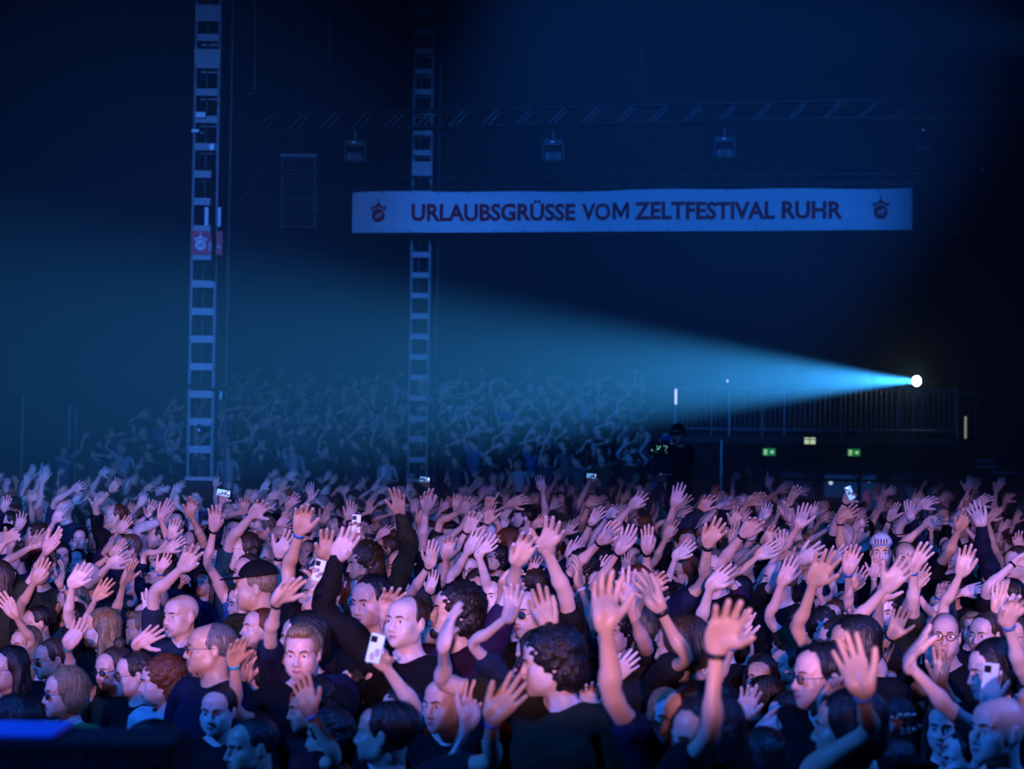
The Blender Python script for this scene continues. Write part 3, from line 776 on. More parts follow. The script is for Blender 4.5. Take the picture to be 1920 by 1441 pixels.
for px in (713, 1654):
    e = bpy.data.objects.new('emblem', None); C.objects.link(e); e.parent = bn; x_ = px2x(px); e.location = (x_, -float(ripple(np.array(x_), np.array(bh * .45))) - .022, 0)
    emblem(e, 0, bh * .42, 1.12, 0, M_RED, M_CLOTH)
for k in range(20):
    for zz in (.03, bh - .03):
        x_ = .06 + (bw - .12) * k / 19; o = obj('eyelet', tube(arc((0, 0, 0), .014, 0, 2 * PI * 7 / 8, 8), .005, 4, True), M_DARK, bn); o.location = (x_, -float(ripple(np.array(x_), np.array(zz))) - .006, zz + float(sag(np.array(x_))) * zz / bh)
obj('hem', flatbar((bw + .012, 0, 0), (bw + .012, 0, bh), .03, .012), mat('banner_hem', (.5, .55, .62), .8), bn)
for zz, e_ in ((bh + .10, .15), (bh + .30, .15)): obj('pipe', bar((-.1, .08, zz), (bw + e_, .08, zz), .022), M_DARK, bn)
for k in range(8): obj('hanger', bar((bw * (k + .5) / 8, .08, bh + .08), (bw * (k + .5) / 8, .08, bh + (.32 if k not in (1, 6) else 8.6)), .010), M_DARK, bn)

# ---------------------------------------------------------------- lighting truss with lamps and speaker array
TA, TB = at(480, 247, 38.4), at(1990, 222, 35.1)
tl = float(np.linalg.norm((TB - TA)[:2])); tx = nrm((TB - TA) * V(1, 1, 0)); trz = math.atan2(tx[1], tx[0])
tr_ = thing('lighting_truss', TA, 'long dark lattice truss hanging above the banner', 'truss', rz=trz)
for y in (-.15, .15):
    for z in (0, .33): obj('chord', bar((0, y, z), (tl, y, z), .025), M_DARK, tr_)
nb_ = int(tl / .66); M_GREYP = mat('grey_painted_steel', (.12, .125, .13), .5, .2, .2, 15)
for k in range(nb_):
    for y in (-.15, .15): obj('brace', bar((k * .66 + .06, y, 0), (k * .66 + .40, y, .33), .011, 5), M_GREYP, tr_)
    obj('brace', bar((k * .66, -.15, 0), (k * .66, .15, 0), .010, 5), M_DARK, tr_)
for x in (1.5, tl * .5, tl - 1.5): obj('hanging_cable', bar((x, 0, .33), (x, 0, 15.6 - TA[2]), .012, 5), M_DARK, tr_)
for px, py, lab in ((666, 285, 'dim moving head lamp under the truss left of the far mast'), (1037, 284, 'boxy moving head lamp under the truss above the middle of the banner'), (1358, 278, 'boxy moving head lamp under the truss above the right banner half'), (1730, 262, 'boxy moving head lamp under the truss above the banner end')):
    p = at(px, py, 37.2); m_ = thing('moving_head_lamp', p, lab, 'stage lamp', 'moving head lamps under the truss')
    obj('base', bev((0, 0, .16), (.40, .26, .13), .015), M_DARK, m_); obj('hook', bar((0, 0, .2), (0, 0, .42), .02), M_STEEL, m_)
    for s in (-1, 1): obj('yoke_arm', bev((s * .20, 0, -.02), (.05, .14, .34), .012), M_DARK, m_)
    obj('head', bev((0, 0, -.11), (.33, .30, .17), .03), mat('lamp_grey', (.11, .12, .14), .5), m_); obj('lens', disc((0, -.16, -.11), .075, 18), M_DARK, m_); obj('status_light', box((-.02, -.135, .17), (.06, .01, .025)), mat('status_blue', (.1, .3, .9), .3, var=0, emit=(.05, .25, 1), estr=.35), m_)
p = at(562, 296, 36.8); sa = thing('speaker_array', p, 'dark hanging column of five stacked line array loudspeakers left of the banner', 'loudspeaker')
obj('fly_frame', box((0, 0, .02), (.70, .4, .07)), M_GREYP, sa); obj('chain', bar((0, 0, .05), (0, 0, 16.2 - p[2]), .012, 5), M_DARK, sa)
for k in range(5):
    c = obj('cabinet', bev((0, .03 * k, -.16 - .27 * k), (.68, .42, .245), .012), M_DARK, sa); obj('grille', box((0, .03 * k - .215, -.16 - .27 * k), (.60, .012, .20)), M_BLACK, c)
    for s in (-1, 1): obj('rigging_plate', box((s * .345, .03 * k, -.16 - .27 * k), (.012, .06, .25)), M_DARK, c)
p = at(477, 176, 37.5); hl = thing('hanging_lamp', p, 'small lamp bar hanging from a thin cable right of the near mast top', 'lamp')
obj('bar', flatbar((-.11, 0, 0), (.11, 0, .02), .03, .03), M_ALU, hl); obj('cable', bar((0, 0, 0), (-.12, 0, 16.0 - p[2]), .010, 5), M_STEEL, hl)
for s in (-.05, .02, .07): obj('bulb', tube([V(s, 0, -.02), V(s, 0, -.12), V(s, 0, -.16)], [.015, .03, .01], 6), M_DARK, hl, True)
lc = tube([rot(V(0, 0, 1), -trz) @ (at(a, b, 38.2) - TA) for a, b in ((490, 262), (489, 300), (480, 335), (466, 360), (447, 380))], .012, 5)
obj('loose_cable', lc, M_GREYP, tr_, smooth=True)

# ---------------------------------------------------------------- follow spot platform
FL, FR = at(1266, 728, 43.2), at(1795, 728, 41.0)
fw = float(np.linalg.norm((FR - FL)[:2])); fx = nrm((FR - FL) * V(1, 1, 0)); frz = math.atan2(fx[1], fx[0]); fz = float((FL[2] + FR[2]) / 2)
pf = thing('lighting_platform', (FL[0], FL[1], 0), 'dark raised scaffold platform with railings under the follow spot', 'platform', rz=frz)
DZ = fz - 1.05
obj('deck', box((fw / 2, 1.6, DZ - .08), (fw + .1, 3.3, .16)), M_PLY, pf)
for side, y in ((0, 0.0), (1, 3.2)):
    for z in (fz, DZ + .15): obj('rail', bar((0, y, z), (fw, y, z), .024), M_STEEL, pf)
    nps = 6
    for k in range(nps): obj('railing_post', bar((fw * k / (nps - 1), y, DZ - .1), (fw * k / (nps - 1), y, fz + .02), .026), M_STEEL, pf)
    if side == 0:
        nbal = 56
        for k in range(nbal):
            x = fw * (k + .5) / nbal; obj('baluster', bar((x, y, DZ + .15), (x, y, fz), .009, 5), M_STEEL, pf)
for k in range(4):
    for y in (0, 3.2): obj('leg', bar((fw * k / 3, y, 0), (fw * k / 3, y, DZ - .16), .04), M_DARK, pf)
for z in (DZ - .42, DZ - .95): obj('girder_chord', bar((0, -.05, z), (fw, -.05, z), .03), M_DARK, pf)
for k in range(12):
    a, b = (DZ - .42, DZ - .95) if k % 2 else (DZ - .95, DZ - .42); obj('girder_brace', bar((fw * k / 12, -.05, a), (fw * (k + 1) / 12, -.05, b), .02), M_DARK, pf)
def on_pf(px, py, d=41.4): return at(px, py, d)
# follow spot
p = at(1720, 714, 41.7); fs = thing('follow_spot', (p[0], p[1], DZ), 'bright round follow spot shining from the platform railing', 'spotlight')
aim = nrm(at(0, 690, 24.0) - p); hz_ = p[2] - DZ; c0 = V(0, 0, hz_)
obj('housing', tube([c0 - aim * .75, c0 - aim * .72, c0 - aim * .3, c0 - aim * .05, c0 + aim * .02], [.05, .13, .15, .14, .13], 14), M_DARK, fs, True)
obj('lens', disc(c0 + aim * .025, .118, 28, aim, .01), mat('lamp_lens', (.9, 1, 1), .1, var=0, emit=(.85, 1.0, .95), estr=40), fs)
obj('lens_ring', tube([c0 + aim * .03 + .122 * (nrm(np.cross(aim, V(0, 0, 1))) * math.cos(a) + np.cross(aim, nrm(np.cross(aim, V(0, 0, 1)))) * math.sin(a)) for a in np.linspace(0, 2 * PI, 24, endpoint=False)], .012, 6, True), M_DARK, fs)
for s in (-1, 1): obj('yoke_arm', flatbar(c0 + V(s * .17, .3, 0), c0 + V(s * .17, .3, -.32), .04, .015), M_STEEL, fs)
obj('yoke', box(c0 + V(0, .3, -.33), (.38, .05, .03)), M_STEEL, fs); obj('stand_pole', bar(c0 + V(0, .3, -.33), V(0, .3, .3), .03), M_STEEL, fs)
for a in (.3, 2.4, 4.5): obj('stand_leg', bar((0, .3, .35), (.38 * math.cos(a), .3 + .38 * math.sin(a), 0), .018), M_STEEL, fs)
lm = spot('follow_spot_beam', p + aim * .06, p + aim * 10, BEAM, (.045, .40, 1.0), BEAM_DEG, 1.0, .06)
# light strips and posts seen around the platform
for px, y0, y1, d, w_, lab, em in ((1267, 729, 758, 43.0, .05, 'white light strip on the left platform corner post', 1.1), (1352, 825, 897, 40.6, .035, 'pale upright pole below the left side of the platform', .0), (1810, 780, 822, 40.8, .045, 'yellowish light strip right of the platform', .35)):
    a, b = at(px + (0 if px != 1352 else 2), y0, d), at(px, y1, d); lo_ = thing('light_strip' if em else 'upright_pole', (b[0], b[1], b[2] if px != 1352 else 0), lab, 'light strip' if em else 'pole')
    bz = b[2] if px != 1352 else 0
    if px == 1810: obj('post', bar((0, .03, -b[2]), (0, .03, 0), .02), M_DARK, lo_)
    obj('profile', box((0, .02, (a[2] - bz) / 2), (w_ * .8, .03, a[2] - bz)), M_ALU, lo_)
    if em: obj('tube', box((0, -.01, (a[2] - bz) / 2), (w_, .02, (a[2] - bz) * .97)), mat('strip_%d' % px, (.8, .85, .9), .3, var=0, emit=(.75, .85, 1) if px < 1500 else (.7, .9, .55), estr=em), lo_)
    else: obj('foot', disc((0, 0, .02), .12, 12, (0, 0, 1), .03), M_DARK, lo_); obj('white_sleeve', bar((0, -.01, at(px, 897, d)[2]), (0, -.01, at(px, 872, d)[2]), .03), M_WHITE, lo_)
p = at(1364, 714, 43.0); wl = thing('work_lamp', (p[0], p[1], DZ), 'small white work lamp above the platform railing, left of the beam', 'lamp'); hh_ = p[2] - DZ
obj('pole', bar((0, 0, 0), (0, 0, hh_), .012), M_DARK, wl); obj('bulb', tube([V(0, 0, hh_ - .03), V(0, 0, hh_), V(0, 0, hh_ + .03)], [.01, .032, .01], 8), mat('bulb', (.8, .9, 1), .3, var=0, emit=(.7, .85, 1), estr=.9), wl, True)
# exit signs
M_GREEN = mat('exit_green', (.02, .35, .10), .4, var=0, emit=(.02, .55, .12), estr=.38); M_GW = mat('exit_white', (.8, .9, .8), .4, var=0, emit=(.75, 1, .55), estr=.85)
for px, py, lab in ((1442, 847, 'green lit exit sign under the platform, left one'), (1601, 848, 'green lit exit sign under the platform, right one')):
    p = at(px, py, 41.2); ex = thing('exit_sign', p, lab, 'exit sign', 'exit signs'); obj('case', bev((0, .03, 0), (.29, .05, .17), .006), M_DARK, ex)
    obj('panel', box((0, .0, 0), (.275, .01, .155)), M_GREEN, ex)
    obj('doorway', box((-.075, -.007, -.005), (.06, .006, .11)), M_GW, ex)
    o = obj('running_figure', merge(bar((-.075, -.012, .035), (-.075, -.012, .045), .011, 6), bar((-.08, -.012, .02), (-.07, -.012, -.015), .009, 6), bar((-.07, -.012, -.015), (-.09, -.012, -.05), .006, 6), bar((-.07, -.012, -.015), (-.052, -.012, -.045), .006, 6), bar((-.08, -.012, .02), (-.055, -.012, .0), .005, 6)), M_GREEN, ex)
    obj('arrow', flat([(.02, -.012), (.055, -.012), (.055, -.045), (.11, .0), (.055, .045), (.055, .012), (.02, .012)], -.012), M_GW, ex)
    obj('bracket', bar((0, .03, .08), (0, .03, .24), .012), M_STEEL, ex)
p = at(1518, 826, 41.0); ex = thing('exit_sign', p, 'yellow green lit exit sign behind the railing, middle and higher than the others', 'exit sign', 'exit signs')
obj('case', bev((0, .03, 0), (.30, .05, .16), .006), M_DARK, ex)
for x, z, w_, h_ in ((-.06, -.025, .10, .09), (.065, -.025, .11, .09), (-.06, .055, .10, .028), (.065, .055, .11, .028)): obj('lit_pane', box((x, -.002, z), (w_, .01, h_)), M_GW, ex)
for x in (-.005, .128): obj('edge', box((x, -.002, -.005), (.016, .01, .14)), M_GREEN, ex)
obj('bracket', bar((0, .03, .08), (0, .25, .12), .012), M_STEEL, ex)
# kiosk with lit windows under the platform
p = at(1600, 985, 42.2); kw = thing('kiosk', (p[0], p[1] + .6, 0), 'low kiosk under the platform with bluish lit windows', 'kiosk')
kz = at(1600, 905, 42.2)[2]
obj('body', bev((0, .5, kz * .5 + .12), (4.6, 1.0, kz + .45), .03), mat('kiosk_wall', (.05, .05, .06), .7), kw)
for x, wd, es in ((.02, 1.18, .22), (-1.15, .7, .05), (1.15, .45, .03)):
    fr_ = obj('window_frame', merge(box((x - wd / 2, -.03, kz - .08), (.05, .05, .55)), box((x + wd / 2, -.03, kz - .08), (.05, .05, .55)), box((x, -.03, kz + .19), (wd, .05, .05)), box((x, -.03, kz - .35), (wd, .05, .05))), mat('kiosk_frame', (.20, .26, .34), .5), kw)
    obj('pane', box((x, -.012, kz - .08), (wd - .04, .012, .5)), mat('kiosk_pane_%d' % int(es * 100), (.02, .05, .12), .2, var=0, emit=(.01, .09, .42), estr=es), fr_)
for px, py in ((1570, 906), (1643, 903)):
    q = at(px, py, 41.9); q = (q - V(p[0], p[1] + .6, 0)); obj('inside_lamp', disc((q[0], -.05, q[2]), .045 if px < 1600 else .03, 12), mat('inside_lamp', (.8, .9, 1), .3, var=0, emit=(.6, .85, 1), estr=1.2), kw)
# pale steps at the right and thin posts at the left
p = at(1860, 875, 40.0); st = thing('side_steps', (p[0], p[1], 0), 'pale side steps at the far right beyond the raised hands', 'steps')
for k, (py, px, w_) in enumerate(((886, 1882, .5), (875, 1858, .42), (864, 1862, .36))):
    q = at(px, py, 40.0); obj('tread', box((q[0] - p[0], .1 + .25 * k, q[2]), (w_, .3, .07)), mat('step_paint', (.25, .32, .38), .6), st)
for s in (-.25, .3): obj('stringer', flatbar((s, -.1, 0), (s, .8, p[2] + .1), .05, .2), M_DARK, st)
for px, y0, d in ((43, 740, 40), (131, 760, 41.5), (144, 765, 41.5)):
    a = at(px, y0, d); b = at(px - 5, 960, d); ps = thing('thin_post', (b[0], b[1], 0), {43: 'tall thin steel post at the far left edge', 131: 'thin steel post left of the grandstand, left of a pair', 144: 'thin steel post left of the grandstand, right of a pair'}[px], 'post', 'thin posts at the left')
    obj('pole', bar((0, 0, 0), (0, 0, a[2]), .035 if px != 144 else .02), M_STEEL, ps); obj('foot', disc((0, 0, .02), .2, 14, (0, 0, 1), .04), M_DARK, ps)
# faint fittings in the dark on the right
for px, py, lab in ((1842, 318, 'dim small lamp cluster in the dark right of the banner'), (1795, 436, 'tiny glinting fitting in the dark below the right banner end')):
    p = at(px, py, 39); q = thing('small_fitting', p, lab, 'fitting'); obj('body', bev((0, 0, 0), (.12, .1, .10), .01), M_DARK, q); obj('suspension_rod', bar((0, 0, .03), (0, 0, 14.0 - p[2]), .010), M_DARK, q); obj('glass', disc((0, -.055, 0), .03, 10), M_ALU, q)
# rigging seen only as lines: long upper right cables
# video camera on its riser
CD = 26.0
p = at(1275, 812, CD); op_head = p
rs = thing('camera_riser', (p[0] - .1, CD + .1, 0), 'black riser under the camera operator between the crowd', 'riser'); RZ = float(p[2] - 1.645 * 1.03)
obj('deck', box((0, 0, RZ - .05), (2.0, 1.6, .1)), M_PLY, rs)
for sx in (-.95, .95):
    for sy in (-.7, .7): obj('leg', bar((sx, sy, 0), (sx, sy, RZ - .1), .035), M_DARK, rs)
obj('skirt', box((0, -.79, (RZ - .1) / 2), (1.98, .02, RZ - .1)), M_BLACK, rs)
q = at(1238, 872, CD - .25); vc = thing('video_camera', (q[0], q[1], RZ), 'broadcast video camera on a tripod in front of its operator, small lit screen', 'video camera'); vz = q[2] - RZ
obj('body', bev((0, .05, vz), (.26, .5, .22), .02), M_DARK, vc); obj('lens', tube([V(0, -.2, vz), V(0, -.3, vz), V(0, -.55, vz), V(0, -.58, vz)], [.07, .09, .10, .085], 14), M_DARK, vc, True); obj('matte_box', bev((0, -.60, vz), (.26, .06, .20), .01), M_BLACK, vc)
sc_ = obj('viewfinder', bev((-.02, .02, vz + .22), (.27, .10, .19), .012), M_BLACK, vc)
M_SCR = bpy.data.materials.new('viewfinder_screen'); M_SCR.use_nodes = True; nt = M_SCR.node_tree; b_ = nt.nodes['Principled BSDF']; b_.inputs['Base Color'].default_value = (.01, .01, .012, 1); b_.inputs['Roughness'].default_value = .2
tc_ = nt.nodes.new('ShaderNodeTexCoord'); vz_ = nt.nodes.new('ShaderNodeTexNoise'); vz_.inputs['Scale'].default_value = 42; cr_ = nt.nodes.new('ShaderNodeValToRGB'); cr_.color_ramp.elements[0].position = .56; cr_.color_ramp.elements[0].color = (0, 0, 0, 1); cr_.color_ramp.elements[1].position = .66; cr_.color_ramp.elements[1].color = (.25, 1, .75, 1)
nt.links.new(tc_.outputs['Object'], vz_.inputs['Vector']); nt.links.new(vz_.outputs['Fac'], cr_.inputs[0]); nt.links.new(cr_.outputs[0], b_.inputs['Emission Color']); b_.inputs['Emission Strength'].default_value = .55
obj('screen', box((-.02, -.035, vz + .22), (.22, .008, .10)), M_SCR, sc_)
obj('top_handle', flatbar((.0, .0, vz + .36), (.14, .0, vz + .38), .05, .03), mat('handle_blue', (.05, .1, .35), .4), vc); obj('tripod_head', bev((0, 0, vz - .17), (.2, .2, .12), .02), M_DARK, vc)
obj('control_panel', box((.05, -.11, vz - .08), (.20, .02, .10)), mat('panel_blue', (.02, .05, .22), .3, var=.3, scale=30, emit=(.01, .06, .4), estr=.12), vc); obj('tally_light', box((0, -.125, vz - .07), (.012, .01, .09)), mat('tally', (.8, .9, 1), .3, var=0, emit=(.7, .8, 1), estr=.9), vc)
for a in (.5, 2.6, 4.7): obj('tripod_leg', bar((0, 0, vz - .2), (.45 * math.cos(a), .45 * math.sin(a), .0), .025), M_DARK, vc)
obj('pan_bar', bar((.05, .05, vz - .12), (.35, .45, vz - .1), .012), M_DARK, vc)
# loudspeaker in the pit at the bottom left
p = at(110, 1391, 4.6); fsz = p[2]
fs_ = thing('pit_loudspeaker', (-1.35, 4.75, 0), 'black loudspeaker stack at the bottom left edge with a blue lit top', 'loudspeaker')
for k in range(2):
    c = obj('cabinet', bev((0, 0, fsz * (.25 + .5 * k)), (1.10, .24, fsz * .5 - .005), .012), M_BLACK, fs_); obj('grille', box((0, -.125, fsz * (.25 + .5 * k)), (1.0, .012, fsz * .5 - .1)), M_DARK, c)
obj('top_plate', bev((-.14, 0, fsz + .004), (.80, .23, .016), .004), mat('top_plate_blue_light', (.16, .30, .95), .35, var=.2, scale=5), fs_)  # blue light falling on the cabinet top, put into the plate's colour

# ---------------------------------------------------------------- build the templates
BT, ST, HT = {}, {}, {}
for fem in (0, 1):
    P, Q = mirrored(*body_field(fem).mesh())
    for lod, n in ((0, 8200), (1, 4000), (2, 1600), (3, 900)): BT[fem, lod] = template(*decimated(P, Q, n))
    for sl, cut in (('short', .36), ('long', .70), ('tank', .10)):
        if fem == 0 and sl == 'tank': continue
        P, F = shirt_field(fem, cut, .012)
        for lod, n in ((0, 1700), (1, 900)): ST[fem, sl, lod] = template(*decimated(P, F, n, 2))
ST[0, 'tank', 0], ST[0, 'tank', 1] = ST[1, 'tank', 0], ST[1, 'tank', 1]
def shared(name, PF, mats):
    me = raw_mesh(name, *PF)
    for m in mats: me.materials.append(m)
    return me
HAIRRAW = {s: decimated(*hair_mesh(s), 2400 if s in ('curly', 'wavy') else 1300, 1) for s in ('short', 'crop', 'quiff', 'receding', 'curly', 'wavy', 'bob', 'long', 'ponytail', 'bun')}
HAIRRAW['beard'] = decimated(*hair_mesh('beard'), 700); HAIRRAW['cap'] = decimated(*cap_mesh(), 1000)
HCACHE = {}
def hair_data(style, m):
    k = (style, m.name)
    if k not in HCACHE: HCACHE[k] = shared(style, HAIRRAW[style], [m])
    return HCACHE[k]
(ew, ei), bwm = eye_meshes(), brow_mesh()
EYE, BROW, EAR = {}, {}, {}
for s in (1, -1):
    q = V(s, 1, 1); P, F = merge((ew[0] * q, ew[1][:, ::s]), (ei[0] * q, ei[1][:, ::s]))
    me = raw_mesh('eye', P, F); me.materials.append(M_EYE); me.materials.append(M_IRIS)
    mi = np.zeros(len(F), np.int32); mi[len(ew[1]):] = 1; me.polygons.foreach_set('material_index', mi); EYE[s] = me
    for i, hm_ in enumerate(HAIR): BROW[s, i] = shared('eyebrow', (bwm[0] * q, bwm[1][:, ::s]), [HAIR[min(i, 1)] if i != 3 else hm_])
GLASS = {r: shared('glasses', glasses_mesh(r), [M_FRAME]) for r in (False, True)}; LENS = {s: shared('lens', lens_mesh(s), [M_LENS]) for s in (1, -1)}
TROUS = {n: shared('trousers', decimated(*trousers_mesh(), 500), [CLOTH[n]]) for n in ('denim', 'black', 'charcoal')}
SHOE = shared('shoe', decimated(*shoe_mesh(), 160), [M_SHOE])
def ring_mesh(rx, ry, w_, t):
    """flat band around the wrist, axis x"""
    P = []; n = 18
    for x, r in ((-w_ / 2, 0), (w_ / 2, 0), (w_ / 2, t), (-w_ / 2, t)):
        for k in range(n): a = 2 * PI * k / n; P.append((x, (ry + r) * math.cos(a), (rx + r) * math.sin(a)))
    return np.array(P), np.array([(c * n + k, c * n + (k + 1) % n, ((c + 1) % 4) * n + (k + 1) % n, ((c + 1) % 4) * n + k) for c in range(4) for k in range(n)])
BANDM = {n: shared('wristband', ring_mesh(.0255, .0235, .016, .003), [m]) for n, m in BAND.items()}
WATCH = shared('watch', ring_mesh(.0255, .0238, .022, .004), [BAND['black']]); WFACE = shared('watch_face', disc((0, .034, 0), .019, 16, (0, 1, 0), .009) if False else (lambda d: (d[0], np.array([f if len(f) == 4 else f[:4] for f in d[1]])))(disc((0, .030, 0), .019, 16, (0, 1, 0), .009)), [M_STEEL])

